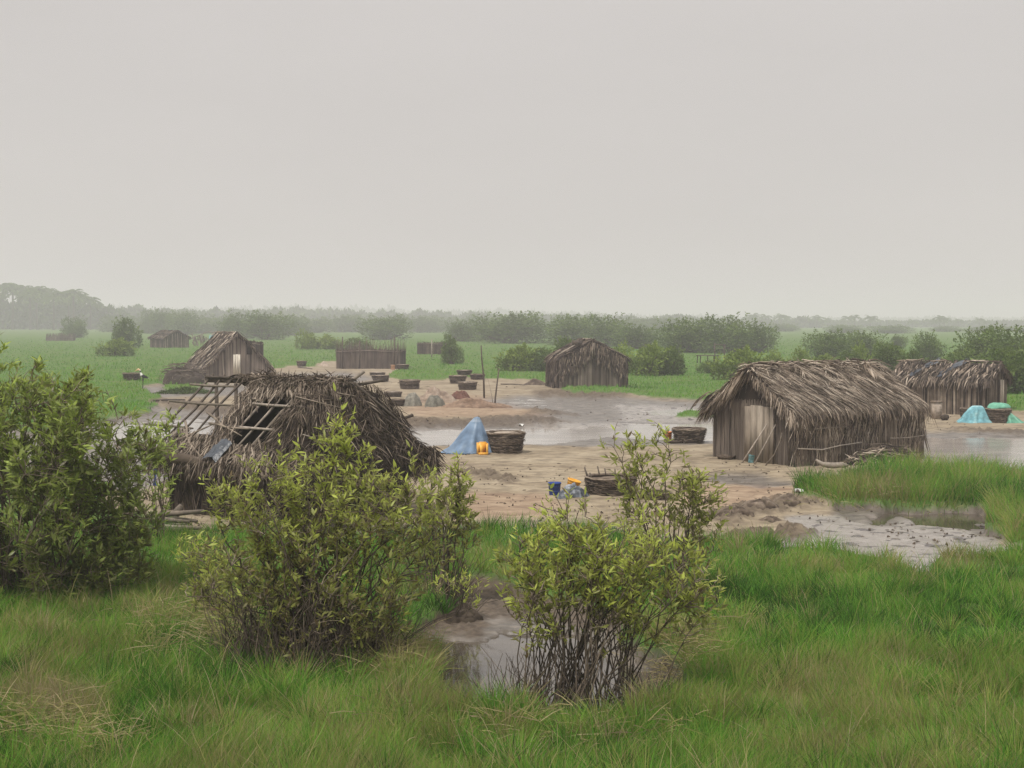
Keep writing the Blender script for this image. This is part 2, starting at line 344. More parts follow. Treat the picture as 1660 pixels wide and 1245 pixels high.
gm = bpy.data.materials.new('earth'); gm.use_nodes = True; n = gm.node_tree; L = n.links; pr = n.nodes['Principled BSDF']
tc = n.nodes.new('ShaderNodeTexCoord')
def nz(scale, detail=5, st=(1, 1, 1), rough=.55):
    mp = n.nodes.new('ShaderNodeMapping'); mp.inputs['Scale'].default_value = st; L.new(tc.outputs['Object'], mp.inputs[0])
    q = n.nodes.new('ShaderNodeTexNoise'); q.inputs['Scale'].default_value = scale; q.inputs['Detail'].default_value = detail; q.inputs['Roughness'].default_value = rough
    L.new(mp.outputs[0], q.inputs['Vector']); return q.outputs['Fac']
def ramp(fac, stops):
    q = n.nodes.new('ShaderNodeValToRGB'); L.new(fac, q.inputs[0]); e = q.color_ramp.elements
    e[0].position, e[0].color = stops[0][0], (*stops[0][1], 1); e[1].position, e[1].color = stops[-1][0], (*stops[-1][1], 1)
    for p_, c_ in stops[1:-1]:
        k = e.new(p_); k.color = (*c_, 1)
    return q.outputs[0]
def mix(f, a_, b_):
    q = n.nodes.new('ShaderNodeMix'); q.data_type = 'RGBA'
    if isinstance(f, float): q.inputs[0].default_value = f
    else: L.new(f, q.inputs[0])
    L.new(a_, q.inputs[6]); L.new(b_, q.inputs[7]); return q.outputs[2]
def attr(k):
    q = n.nodes.new('ShaderNodeAttribute'); q.attribute_name = k; return q.outputs['Fac']
def math_(op, a_, b_=None, c_=None):
    q = n.nodes.new('ShaderNodeMath'); q.operation = op; q.use_clamp = (op in ('MULTIPLY', 'ADD', 'SUBTRACT'))
    for i, v in enumerate((a_, b_, c_)):
        if v is None: continue
        if isinstance(v, (int, float)): q.inputs[i].default_value = v
        else: L.new(v, q.inputs[i])
    return q.outputs[0]
big = nz(.32, 6, (1, 1.8, 1)); mid = nz(1.6, 7, (1, 1.7, 1)); fine = nz(9, 7, (1, 1.3, 1)); mid2 = nz(3.6, 6, (.6, 1.6, 1))
sand = ramp(big, [(.3, (.15, .115, .085)), (.48, (.27, .218, .150)), (.68, (.39, .33, .24))])
sand2 = ramp(mid, [(.36, (.105, .082, .064)), (.5, (.25, .202, .142)), (.66, (.36, .295, .215))])
sand = mix(.55, sand, sand2)
sand = mix(ramp(mid2, [(.56, (0, 0, 0)), (.72, (.55, .55, .55))]), sand, ramp(fine, [(.3, (.10, .08, .065)), (.7, (.20, .155, .12))]))
mudc = ramp(mid, [(.34, (.055, .044, .036)), (.5, (.105, .088, .072)), (.66, (.19, .16, .135))])
mudc = mix(ramp(mid2, [(.45, (0, 0, 0)), (.65, (.7, .7, .7))]), mudc, ramp(fine, [(.3, (.06, .05, .044)), (.7, (.15, .125, .105))]))
pale = ramp(mid, [(.3, (.18, .155, .135)), (.6, (.265, .235, .205))])
flk = nz(2.6, 3, (1.1, 1, 1)); pale = mix(ramp(flk, [(.575, (0, 0, 0)), (.60, (1, 1, 1))]), pale, ramp(fine, [(.3, (.05, .04, .035)), (.7, (.10, .08, .07))]))
redc = ramp(mid, [(.3, (.22, .12, .08)), (.7, (.40, .26, .18))])
clodc = ramp(fine, [(.3, (.05, .038, .03)), (.7, (.15, .115, .085))])
turf = ramp(mid, [(.3, (.06, .105, .028)), (.55, (.08, .145, .034)), (.75, (.12, .175, .045))])
turfb = ramp(big, [(.35, (.06, .12, .03)), (.5, (.10, .165, .04)), (.66, (.16, .155, .07))])
turf = mix(.5, turf, turfb)
c = mix(math_('MULTIPLY', attr('mud'), .92), sand, mudc)
c = mix(math_('MULTIPLY', attr('red'), .35), c, redc)
c = mix(attr('pale'), c, pale)
edge = math_('MULTIPLY', attr('clod'), math_('ADD', math_('MULTIPLY', mid2, 1.9), -.12))
c = mix(edge, c, clodc)
gf = math_('MULTIPLY', math_('SUBTRACT', math_('ADD', attr('grass'), math_('MULTIPLY', fine, .3)), .62), 3.2)
c = mix(gf, c, turf)
L.new(c, pr.inputs['Base Color'])
wet = math_('MULTIPLY', math_('ADD', math_('MULTIPLY', attr('mud'), .9), attr('pale')), math_('SUBTRACT', 1.0, math_('ADD', attr('grass'), math_('MULTIPLY', attr('clod'), .75))))
rg = math_('SUBTRACT', .93, math_('MULTIPLY', wet, math_('ADD', math_('MULTIPLY', mid2, 1.0), .08)))
L.new(rg, pr.inputs['Roughness']); L.new(math_('ADD', math_('MULTIPLY', wet, .5), .04), pr.inputs['Specular IOR Level'])
bp = n.nodes.new('ShaderNodeBump'); bp.inputs['Strength'].default_value = .7; bp.inputs['Distance'].default_value = .07
L.new(math_('ADD', math_('MULTIPLY', mid2, .6), math_('MULTIPLY', fine, .4)), bp.inputs['Height']); L.new(bp.outputs[0], pr.inputs['Normal'])
me = mesh_np('ground', np.stack([Xf, Yf, Hf], -1).reshape(-1, 3), Q, {k: v.ravel() for k, v in at_.items()}, gm, True)
go = bpy.data.objects.new('ground', me); C.objects.link(go); tag(go, kind='structure')

# water sheets: they show wherever the ground dips below them; the lagoon channels are silty, with reflected sky brightness put into their pale colour, the near pools brown and clearer
def water(y0, y1, x0, x1, col, rough, ior, rip):
    wm = bpy.data.materials.new('lagoon_water'); wm.use_nodes = True; n = wm.node_tree; L = n.links; pr = n.nodes['Principled BSDF']
    tc = n.nodes.new('ShaderNodeTexCoord'); mp = n.nodes.new('ShaderNodeMapping'); mp.inputs['Scale'].default_value = (1, 2.2, 1); L.new(tc.outputs['Object'], mp.inputs[0])
    q = n.nodes.new('ShaderNodeTexNoise'); q.inputs['Scale'].default_value = 2.2; q.inputs['Detail'].default_value = 3; L.new(mp.outputs[0], q.inputs['Vector'])
    q2 = n.nodes.new('ShaderNodeTexNoise'); q2.inputs['Scale'].default_value = .6; q2.inputs['Detail'].default_value = 5; L.new(mp.outputs[0], q2.inputs['Vector'])
    rp = n.nodes.new('ShaderNodeValToRGB'); L.new(q2.outputs['Fac'], rp.inputs[0]); e = rp.color_ramp.elements; e[0].position = .35; e[1].position = .65
    e[0].color = (*[c * .72 for c in col], 1); e[1].color = (*[c * 1.15 for c in col], 1); L.new(rp.outputs[0], pr.inputs['Base Color'])
    pr.inputs['Roughness'].default_value = rough; pr.inputs['IOR'].default_value = ior
    bp = n.nodes.new('ShaderNodeBump'); bp.inputs['Strength'].default_value = rip; bp.inputs['Distance'].default_value = .02
    L.new(q.outputs['Fac'], bp.inputs['Height']); L.new(bp.outputs[0], pr.inputs['Normal'])
    me = mesh_np('water', [(-x0, y0, WL), (x0, y0, WL), (x1, y1, WL), (-x1, y1, WL)], [(0, 1, 2, 3)], None, wm)
    wo = bpy.data.objects.new('water', me); C.objects.link(wo); tag(wo, kind='structure')
water(13, 36, 32, 36, (.075, .06, .045), .06, 1.55, .08)
water(36, 125, 36, 60, (.31, .275, .24), .14, 1.4, .08)

# ------------------------------------------------------------------ grass
def grass_sample(n, y0, y1, x0=-120, x1=1780, pw=1.0):
    px = rng.uniform(x0, x1, n); py = y0 + (y1 - y0) * rng.uniform(0, 1, n) ** pw
    g = lookup(Zgrass, px, py); k = rng.uniform(.25, .75, n) < g
    px, py = px[k], py[k]; X, Y = G(px, py); Z = lookup(H, px, py)
    return px, py, X, Y, Z
def grass_blades(mb, px, py, X, Y, Z, hmin, hmax, wmul=1.0, dry=0.0, tint=None, prof=(1, .75, .08), far=False):
    n = len(X)
    cl = fbm(X * 1.1, Y * 1.1, 81, 3); cl2 = fbm(X * .3, Y * .3, 87, 3); cl3 = fbm(X * .55 + 40, Y * .4, 93, 3)
    h = (hmin + (hmax - hmin) * np.clip((cl - .3) * 2.4, 0, 1)) * rng.uniform(.45, 1.15, n)
    edge = np.clip((lookup(Zgrass, px, py) - .3) * 1.6, .35, 1); h *= edge
    az = rng.uniform(0, 2 * math.pi, n); lean = rng.uniform(.05, .38, n)
    wind = (fbm(X * .5, Y * .5, 99, 2) - .5) * 6.28 * 1.4
    D = unit(np.stack([np.cos(az) * lean, np.sin(az) * lean, np.ones(n)], 1))
    bl = h * rng.uniform(.15, .6, n)
    B = np.stack([np.cos(az) * bl * .6 + np.cos(wind) * bl * .6, np.sin(az) * bl * .6 + np.sin(wind) * bl * .6, -bl * .35], 1)
    fa = rng.uniform(-.9, .9, n); S = np.stack([np.cos(fa), np.sin(fa), np.zeros(n)], 1)
    W = np.maximum(.0055, .95 / (F / Y)) * rng.uniform(.6, 1.3, n) * wmul
    if tint is None:
        t = .33 + .30 * (cl3 - .5) * 2 + .22 * (cl2 - .5) * 2 + .55 * (cl - .5) + .35 * (fbm(X * 3.1, Y * 3.1, 121, 2) - .5) + rng.normal(0, .17, n) + dry
        st = rng.uniform(0, 1, n) < (.05 + .25 * np.clip(cl3 - .55, 0, 1))
        t = np.where(st, rng.uniform(.7, 1, n), t)
    else: t = tint + rng.normal(0, .08, n)
    if far: t = np.clip(.34 + (t - .36) * .4, .15, .6); h = h * .8
    mb.ribbons(np.stack([X, Y, Z - .03], 1), D, S, h, W, B, np.clip(t, 0, 1), prof)
def drymask(px, py):
    """places where the photo's grass is straw-coloured or brown"""
    d = np.zeros(px.shape)
    for cx, cy_, rx, ry, v in ((330, 1010, 170, 70, .34), (110, 1050, 150, 60, .22), (100, 1190, 70, 40, .6), (1090, 1080, 110, 50, .42), (790, 1170, 260, 40, .1), (1400, 815, 110, 14, .3),
                               (1300, 1190, 380, 60, .13), (700, 1215, 500, 50, .10), (1500, 840, 110, 10, .25), (1080, 640, 90, 5, .1), (180, 640, 60, 14, .2), (640, 1110, 90, 40, .45), (800, 930, 60, 50, .2), (1460, 925, 160, 16, .2)):
        d = np.maximum(d, v * np.exp(-(((px - cx) / rx) ** 2 + ((py - cy_) / ry) ** 2)))
    return d
mb = MB()
s_ = grass_sample(270000, 860, 1395, pw=.92); grass_blades(mb, *s_, .17, .44, dry=drymask(s_[0], s_[1]) + np.where(s_[1] > 1090, .09 * fbm(s_[2], s_[3], 151, 3) * 1.6, -.04))
s_ = grass_sample(75000, 742, 885, x0=1100); k_ = (s_[0] > 1250) & ((s_[1] < 850) | (s_[0] > 1560)); s_ = tuple(q[k_] for q in s_); grass_blades(mb, *s_, .4, .8, dry=drymask(s_[0], s_[1]) + .02)
s_ = grass_sample(120000, 538, 745, pw=.9); k_ = s_[3] < 330; s_ = tuple(q[k_] for q in s_); grass_blades(mb, *s_, .22, .42, dry=drymask(s_[0], s_[1]) + .02 - .12 * (s_[3] > 120), prof=(1, .7, .2), far=True)
s_ = grass_sample(1500, 868, 1390); nt_ = len(s_[0]); kb = 64
cX, cY, cZ, cp_ = (np.repeat(q, kb) for q in (s_[2], s_[3], s_[4], s_[0])); n_ = len(cX); rad = np.repeat(rng.uniform(.05, .16, nt_), kb); hh = np.repeat(rng.uniform(.26, .54, nt_), kb); tt = np.repeat(np.clip(rng.normal(.36, .2, nt_) + drymask(s_[0], s_[1]) + .12 * (rng.uniform(0, 1, nt_) < .2), 0, 1), kb)
a_ = rng.uniform(0, 6.283, n_); q_ = rng.uniform(0, 1, n_) ** .6; Dn = unit(np.stack([np.cos(a_) * q_ * .75, np.sin(a_) * q_ * .75, np.ones(n_)], 1)); hh = hh * rng.uniform(.5, 1.1, n_); fa = rng.uniform(-.9, .9, n_)
mb.ribbons(np.stack([cX + np.cos(a_) * q_ * rad, cY + np.sin(a_) * q_ * rad, cZ - .03], 1), Dn, np.stack([np.cos(fa), np.sin(fa), fa * 0], 1), hh, np.maximum(.008, .85 * cY / F) * rng.uniform(.6, 1.3, n_), np.stack([np.cos(a_) * hh * .35 * q_, np.sin(a_) * hh * .35 * q_, -hh * .25 * q_], 1), np.clip(tt + rng.normal(0, .09, n_), 0, 1), (1, .8, .1))
# taller dead stalks and flattened straw
s_ = grass_sample(2600, 875, 1395); n_ = len(s_[0]); Xs, Ys, Zs = s_[2:]; ls = rng.uniform(.35, .8, n_) * np.where(fbm(Xs * .6, Ys * .6, 131, 3) > .5, 1, .55); az = rng.uniform(0, 6.28, n_); le = rng.uniform(.05, .7, n_)
Dn = unit(np.stack([np.cos(az) * le, np.sin(az) * le, np.ones(n_)], 1)); fa = rng.uniform(-.9, .9, n_)
mb.ribbons(np.stack([Xs, Ys, Zs], 1), Dn, np.stack([np.cos(fa), np.sin(fa), fa * 0], 1), ls, np.maximum(.006, .8 * Ys / F), np.stack([np.cos(az) * ls * .3, np.sin(az) * ls * .3, -ls * .15], 1), rng.uniform(.62, 1, n_), (1, .9, .8, .2))
for (cx, cy_, rx, ry, nn) in ((60, 1215, 80, 30, 650), (150, 1240, 60, 20, 200), (1085, 1095, 60, 28, 700), (330, 1060, 120, 40, 900), (640, 1100, 80, 30, 900), (1430, 820, 120, 10, 300), (900, 1225, 300, 25, 300)):
    px = rng.normal(cx, rx * .6, nn); py = rng.normal(cy_, ry * .6, nn); Xs, Ys = G(px, py); Zs = lookup(H, px, py) + rng.uniform(.02, .28, nn); az = rng.uniform(0, 6.28, nn)
    Dn = unit(np.stack([np.cos(az), np.sin(az) * .8, rng.uniform(-.15, .7, nn)], 1)); mb.ribbons(np.stack([Xs, Ys, Zs], 1), Dn, unit(np.cross(Dn, rng.normal(size=(nn, 3)))), rng.uniform(.12, .42, nn), .009, np.stack([0 * az, 0 * az, -.06 + 0 * az], 1), rng.uniform(.66, 1, nn), (1, .9, .2))
o = mb.build('grass', M['grass']); tag(o, 'green and straw coloured marsh grass covering the banks and meadow', 'grass', kind='stuff')

# ------------------------------------------------------------------ litter on the bare ground
n_ = 6500; px = rng.uniform(-60, 1720, n_); py = 600 + 290 * rng.uniform(0, 1, n_) ** .8; Xs, Ys = G(px, py)
dn = fbm(Xs * .5, Ys * .4, 141, 4); kk = (lookup(Zbare, px, py) > .7) & (lookup(Zwater, px, py) < .1) & (dn + rng.uniform(-.2, .2, n_) > .55); px, py, Xs, Ys = px[kk], py[kk], Xs[kk], Ys[kk]; n_ = len(px); Zs = lookup(H, px, py)
mb = MB(); az = rng.uniform(0, 6.28, n_); sz = np.maximum(.7, Ys / 60)
for k, (ln, wd, hi) in enumerate(((.16, .022, .018), (.07, .06, .03))):
    i = slice(k * n_ // 2, (k + 1) * n_ // 2); m_ = len(Xs[i]); Dn = np.stack([np.cos(az[i]), np.sin(az[i]), rng.uniform(-.05, .12, m_)], 1); P0 = np.stack([Xs[i], Ys[i], Zs[i] + hi * .6], 1)
    for S_ in (np.stack([-np.sin(az[i]), np.cos(az[i]), 0 * az[i]], 1), np.tile([0, 0, 1.], (m_, 1))): mb.ribbons(P0, Dn, S_, ln * rng.uniform(.4, 1.5, m_) * sz[i], wd * rng.uniform(.5, 1.5, m_) * sz[i] ** .5, np.stack([0 * az[i], 0 * az[i], -.01 + 0 * az[i]], 1), rng.uniform(.2, 1, m_), (.5, 1, .7, .2))
o = mb.build('twig_litter', M['wicker']); tag(o, 'dark twigs and crumbs littering the bare sand', 'litter', kind='stuff')

# ------------------------------------------------------------------ near shrubs
def shrub(label, base, blobs, ntw, nstem, mat, leaf=(.07, .1), per=10, tint=(.2, .8), seed=0, spread=.35, stemr=.016, sec=.12, bare=0, twl=.42, cat='shrub'):
    rs = np.random.default_rng(seed)
    X0, Y0, Z0 = at(*base); root = empty('mangrove_shrub', (X0, Y0, Z0), 0, label, cat)
    bl = []
    for (cx, cy_, rx, ry, dd, wgt) in blobs:
        X, Z = AT(cx, cy_, Y0 + dd); k = F / (Y0 + dd)
        bl.append((np.array([X - X0, dd, Z - Z0]), np.array([rx / k, min(rx, ry * 1.1) / k * .95, ry / k]), wgt))
    ws = np.array([q[2] for q in bl], float); ws /= ws.sum()
    def sample(m, pw):
        ch = rs.choice(len(bl), m, p=ws); dr = unit(rs.normal(size=(m, 3))); r = rs.uniform(0, 1, m) ** pw
        q = np.stack([bl[c][0] for c in ch]) + dr * r[:, None] * np.stack([bl[c][1] for c in ch])
        return q[q[:, 2] > .12]
    cent = sample(int(ntw / 13) + 6, .42)
    def shoots(m):
        c_ = cent[rs.integers(len(cent), size=m)]; q = c_ + rs.normal(size=(m, 3)) * np.array([.10, .10, .19]) * (1.0 + .25 * (rs.uniform(0, 1, (m, 1)) < .12)); return q[q[:, 2] > .12]
    br = MB(); nodes = []; stem_targets = np.concatenate([sample(nstem, .8)[:nstem // 2], cent[:nstem // 2 + 1]])
    def path(p0, p1, k, bow, wob):
        ts = np.linspace(0, 1, k)[:, None]; d_ = p1 - p0; ln = np.linalg.norm(d_)
        c_ = p0 + d_ * .5 + np.array([-d_[0] * .18, -d_[1] * .18, bow * ln])
        q = (1 - ts) ** 2 * p0 + 2 * ts * (1 - ts) * c_ + ts ** 2 * p1
        q[1:-1] += rs.normal(0, wob * ln, (k - 2, 3)); return q
    for tg in stem_targets:
        az = rs.uniform(0, 6.28); rr = spread * rs.uniform(0, 1) ** .5
        p0 = np.array([math.cos(az) * rr + .25 * tg[0] * rs.uniform(0, 1), math.sin(az) * rr, -.05])
        q = path(p0, tg, 8, .12, .018); rad = np.linspace(stemr * rs.uniform(.7, 1.3), stemr * .35, 8)
        br.tube(q, rad, rs.uniform(0, .8), 5)
        for i in range(2, 8): nodes.append(q[i]); nodes.append((q[i] + q[i - 1]) / 2)
    for k in range(bare):
        az = rs.uniform(0, 6.28); rr = spread * 1.3 * rs.uniform(0, 1) ** .5; p0 = np.array([math.cos(az) * rr * 1.5, math.sin(az) * rr, -.05])
        hh = rs.uniform(.3, 1.0); p1 = p0 + np.array([rs.normal(0, .28), rs.normal(0, .2), hh])
        br.tube(path(p0, p1, 4, .05, .05), np.linspace(.007, .003, 4), rs.uniform(0, .7), 3, cap=False)
    nodes = np.array(nodes)
    for tg in sample(int(ntw * sec), .6):
        dist = np.linalg.norm(nodes - tg, axis=1) + np.maximum(nodes[:, 2] - tg[2] + .1, 0) * 2.5
        p0 = nodes[dist.argmin()]; q = path(p0, tg, 5, .06, .04)
        br.tube(q, np.linspace(stemr * .45, .004, 5), rs.uniform(.1, .9), 4, cap=False)
        nodes = np.vstack([nodes, q[1:]])
    tw = np.concatenate([shoots(int(ntw * .85)), sample(int(ntw * .15), .5)]); LP = []; LD = []; LT = []; LL = []
    top = max(q[0][2] + q[1][2] for q in bl)
    for tg in tw:
        dist = np.linalg.norm(nodes - tg, axis=1) + np.maximum(nodes[:, 2] - tg[2] + .05, 0) * 2.0
        p0 = nodes[dist.argmin()]; q = path(p0, tg, 4, .08, .04)
        ln = np.linalg.norm(tg - p0)
        br.tube(q, np.linspace(.0068, .003, 4), rs.uniform(.4, 1.2), 3, cap=False)
        td = unit(q[-1] - q[-2] + np.array([0, 0, .04])); td = unit(td + np.array([0, 0, .55]) + rs.normal(0, .2, 3))
        m = int(per * rs.uniform(.6, 1.3)); seg = min(twl, max(ln, .12))
        tt = rs.uniform(0, 1, m) ** .85
        pos = tg - td * (seg * (1 - tt))[:, None] * .8 + rs.normal(0, .008, (m, 3))
        ph = rs.uniform(0, 6.28) + np.arange(m) * 2.4
        a_ = unit(np.cross(td, [0.3, .2, 1.0])); b_ = np.cross(td, a_)
        out = np.cos(ph)[:, None] * a_ + np.sin(ph)[:, None] * b_
        dd_ = unit(td * rs.uniform(.45, 1.1, m)[:, None] + out * rs.uniform(.5, 1.0, m)[:, None])
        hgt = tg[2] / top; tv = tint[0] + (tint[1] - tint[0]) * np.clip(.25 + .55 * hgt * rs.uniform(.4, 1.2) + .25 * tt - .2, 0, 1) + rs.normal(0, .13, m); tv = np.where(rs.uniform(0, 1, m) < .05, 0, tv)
        LP.append(pos); LD.append(dd_); LT.append(tv); LL.append(rs.uniform(leaf[0] * .6, leaf[1] * 1.08, m))
    LP = np.concatenate(LP); LD = np.concatenate(LD); LT = np.concatenate(LT); LL = np.concatenate(LL); n_ = len(LP)
    S = unit(np.cross(LD, rs.normal(size=(n_, 3)) * .6 + np.array([0, -.3, 1]))); N = np.cross(S, LD)
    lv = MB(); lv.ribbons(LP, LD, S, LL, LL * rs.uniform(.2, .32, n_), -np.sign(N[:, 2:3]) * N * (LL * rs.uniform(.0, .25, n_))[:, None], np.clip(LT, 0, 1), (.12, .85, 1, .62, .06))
    lv.build('foliage', mat, root); br.build('branches', M['bark'], root)
    return root
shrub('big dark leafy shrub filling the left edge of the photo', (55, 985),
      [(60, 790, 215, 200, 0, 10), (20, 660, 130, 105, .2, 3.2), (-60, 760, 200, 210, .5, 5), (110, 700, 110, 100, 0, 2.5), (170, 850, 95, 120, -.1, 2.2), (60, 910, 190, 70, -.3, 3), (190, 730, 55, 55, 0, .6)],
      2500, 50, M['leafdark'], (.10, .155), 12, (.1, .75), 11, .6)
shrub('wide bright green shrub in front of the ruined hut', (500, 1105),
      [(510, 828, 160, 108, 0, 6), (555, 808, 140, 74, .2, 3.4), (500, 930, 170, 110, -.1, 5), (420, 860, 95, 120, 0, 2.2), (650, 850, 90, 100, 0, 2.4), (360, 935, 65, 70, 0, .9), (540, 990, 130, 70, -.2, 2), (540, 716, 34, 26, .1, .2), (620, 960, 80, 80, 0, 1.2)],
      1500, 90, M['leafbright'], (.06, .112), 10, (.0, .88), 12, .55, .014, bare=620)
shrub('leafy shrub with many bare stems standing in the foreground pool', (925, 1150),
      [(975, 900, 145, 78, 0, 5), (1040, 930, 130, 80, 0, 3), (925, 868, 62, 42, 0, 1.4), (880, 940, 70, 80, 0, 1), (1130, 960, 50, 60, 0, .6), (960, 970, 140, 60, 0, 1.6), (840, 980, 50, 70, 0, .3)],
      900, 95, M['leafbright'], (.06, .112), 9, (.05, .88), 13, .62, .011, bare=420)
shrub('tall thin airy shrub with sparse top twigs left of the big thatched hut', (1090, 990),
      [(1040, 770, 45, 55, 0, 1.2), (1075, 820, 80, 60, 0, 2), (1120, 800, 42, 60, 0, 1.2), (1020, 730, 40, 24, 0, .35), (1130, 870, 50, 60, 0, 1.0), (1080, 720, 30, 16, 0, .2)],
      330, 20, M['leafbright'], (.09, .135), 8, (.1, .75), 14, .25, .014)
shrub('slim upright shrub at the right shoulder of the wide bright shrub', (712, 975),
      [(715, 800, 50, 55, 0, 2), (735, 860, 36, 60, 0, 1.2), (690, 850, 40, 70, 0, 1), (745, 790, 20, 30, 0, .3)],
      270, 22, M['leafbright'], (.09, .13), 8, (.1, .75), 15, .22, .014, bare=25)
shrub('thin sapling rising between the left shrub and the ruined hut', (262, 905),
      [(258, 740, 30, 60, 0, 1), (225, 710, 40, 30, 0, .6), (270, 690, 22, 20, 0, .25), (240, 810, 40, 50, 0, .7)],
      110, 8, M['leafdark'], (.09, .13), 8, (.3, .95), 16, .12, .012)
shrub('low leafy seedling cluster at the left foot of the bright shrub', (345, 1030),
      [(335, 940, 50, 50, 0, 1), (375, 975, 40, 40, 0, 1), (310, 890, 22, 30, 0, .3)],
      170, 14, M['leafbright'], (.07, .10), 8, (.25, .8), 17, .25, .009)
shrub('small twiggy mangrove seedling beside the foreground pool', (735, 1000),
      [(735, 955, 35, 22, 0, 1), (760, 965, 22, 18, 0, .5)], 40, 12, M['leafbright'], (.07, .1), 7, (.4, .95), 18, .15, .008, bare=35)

# ------------------------------------------------------------------ thatch helpers
def panel(mb, O, U, V, n, ln, wd, skew=0., t=(.2, .7), lift=.05, mask=None, hang=0., rs=rng, jit=.18, tn=.14, curl=.05, segprof=(.9, 1, .8, .15), ridge=0., over_max=.5):
    """strips laid down a sloping panel O + u*U + v*V"""
    O, U, V = map(lambda q: np.asarray(q, float), (O, U, V)); u = rs.uniform(-.01, 1.01, n); v = rs.uniform(-.04, 1, n)
    if mask is not None: k = mask(u, v); u, v = u[k], v[k]
    n = len(u); Uh = unit(U); Vh = unit(V); N = unit(np.cross(U, V)); N = N if N[2] > 0 or abs(N[2]) < .2 else -N
    LU = np.linalg.norm(U); LV = np.linalg.norm(V); rg_ = vnoise((u * LU - v * LV * skew) * 5.5, v * LV * .9, 77) * .6 + vnoise((u * LU - v * LV * skew) * 13, v * LV * 1.6, 78) * .4
    P0 = O + u[:, None] * U + v[:, None] * V + N * (rs.uniform(0, lift, n) + ridge * (rg_ - .3))[:, None]
    D = unit(Vh + Uh * (skew + rs.normal(0, jit, n))[:, None] + N * rs.uniform(-.02, .10, n)[:, None])
    Lx = rs.uniform(.6, 1.25, n) * ln; Lx = np.clip(Lx, .08, np.maximum(LV * (1 - v) + over_max * rs.uniform(.3, 1, n), .1)); over = np.clip(v * np.linalg.norm(V) + Lx - np.linalg.norm(V), 0, None)
    B = np.zeros((n, 3)); B[:, 2] = -over * hang - Lx * curl * rs.uniform(0, 1, n)
    S = unit(np.cross(D, N + rs.normal(0, .5, (n, 3))))
    tt = t[0] + (t[1] - t[0]) * rs.uniform(0, 1, n) + rs.normal(0, tn, n) + (ridge > 0) * .5 * (rg_ - .5)
    mb.ribbons(P0, D, S, Lx, wd * rs.uniform(.5, 1.4, n), B, np.clip(tt, 0, 1), segprof)
def sheet(mb, a_, b_, c_, d_, t=.1, n=12, wob=.03, seed=1, mask=None):
    a_, b_, c_, d_ = (np.asarray(q, float) for q in (a_, b_, c_, d_))
    u, v = np.meshgrid(np.linspace(0, 1, n), np.linspace(0, 1, n)); u = u[..., None]; v = v[..., None]
    V = a_ * (1 - u) * (1 - v) + b_ * u * (1 - v) + c_ * u * v + d_ * (1 - u) * v
    N = unit(np.cross(b_ - a_, d_ - a_)); V = V + N * (fbm(u[..., 0] * 5, v[..., 0] * 5, seed)[..., None] - .5) * wob * 2
    if mask is None: mb.grid(V, t); return
    idx = np.arange(n * n).reshape(n, n); Q = []
    for i in range(n - 1):
        for j in range(n - 1):
            if mask(np.array([(j + .5) / (n - 1)]), np.array([(i + .5) / (n - 1)]))[0]: Q.append((idx[i, j], idx[i, j + 1], idx[i + 1, j + 1], idx[i + 1, j]))
    mb.add(V.reshape(-1, 3), Q, t)
def wall(mb, p0, p1, hf, wd=.05, t=(.3, .7), n=None, off=.02, jit=.03, rs=rng, tn=.08):
    """upright reeds from p0 to p1; hf(s) gives the height"""
    p0 = np.asarray(p0, float); p1 = np.asarray(p1, float); Lw = np.linalg.norm(p1 - p0); n = n or int(Lw / wd * 2.2)
    s_ = np.sort(rs.uniform(0, 1, n)); nrm = unit(np.cross(p1 - p0, [0, 0, 1]))
    P0 = p0 + s_[:, None] * (p1 - p0) + nrm * rs.uniform(0, off, n)[:, None]; P0[:, 2] -= .04
    D = np.tile([0, 0, 1.], (n, 1)) + unit(p1 - p0) * rs.normal(0, jit, n)[:, None]; S = unit(p1 - p0)
    big = vnoise(s_ * Lw * 1.3, s_ * 0, 5)
    hh = np.array([hf(q) for q in s_]) * rs.uniform(.93, 1.02, n)
    mb.ribbons(P0, D, S, hh, wd * rs.uniform(.6, 1.3, n), np.zeros(3), np.clip(t[0] + (t[1] - t[0]) * (.5 * rs.uniform(0, 1, n) + .5 * big) + rs.normal(0, tn, n), 0, 1), (1, 1, 1, .7))
def solidwall(mb, p0, p1, hf, t=.08, n=16, thick=.06):
    p0 = np.asarray(p0, float); p1 = np.asarray(p1, float); nrm = unit(np.cross(p1 - p0, [0, 0, 1]))
    for sgn in (0, -thick):
        V = np.zeros((2, n, 3))
        for i, q in enumerate(np.linspace(0, 1, n)):
            V[0, i] = p0 + q * (p1 - p0) + nrm * sgn; V[0, i, 2] -= .05; V[1, i] = V[0, i] + np.array([0, 0, hf(q) * .985 + .03])
        mb.grid(V, t)
def frond(mb, p, az, ln, drop, rs, t=(.3, .7), lf=.35, nl=26):
    """one dead palm frond: midrib and leaflets"""
    d_ = np.array([math.cos(az), math.sin(az), 0]); ts = np.linspace(0, 1, 7)
    pts = np.array([np.asarray(p) + d_ * ln * q + np.array([0, 0, -drop * q * q]) for q in ts])
    mb.tube(pts, np.linspace(.018, .005, 7), .55, 4)
    k = rs.uniform(.1, 1, nl); c_ = np.stack([np.interp(k, ts, pts[:, i]) for i in range(3)], 1)
    sd = rs.choice([-1, 1], nl); sid = np.cross(d_, [0, 0, 1])
    D = unit(d_ * .7 + sid * (sd * rs.uniform(.4, .9, nl))[:, None] + np.array([0, 0, -.35]))
    mb.ribbons(c_, D, unit(np.cross(D, rs.normal(size=(nl, 3)))), lf * rs.uniform(.6, 1.2, nl), .03, np.array([0, 0, -.12]), rs.uniform(t[0], t[1], nl), (.8, 1, .1))

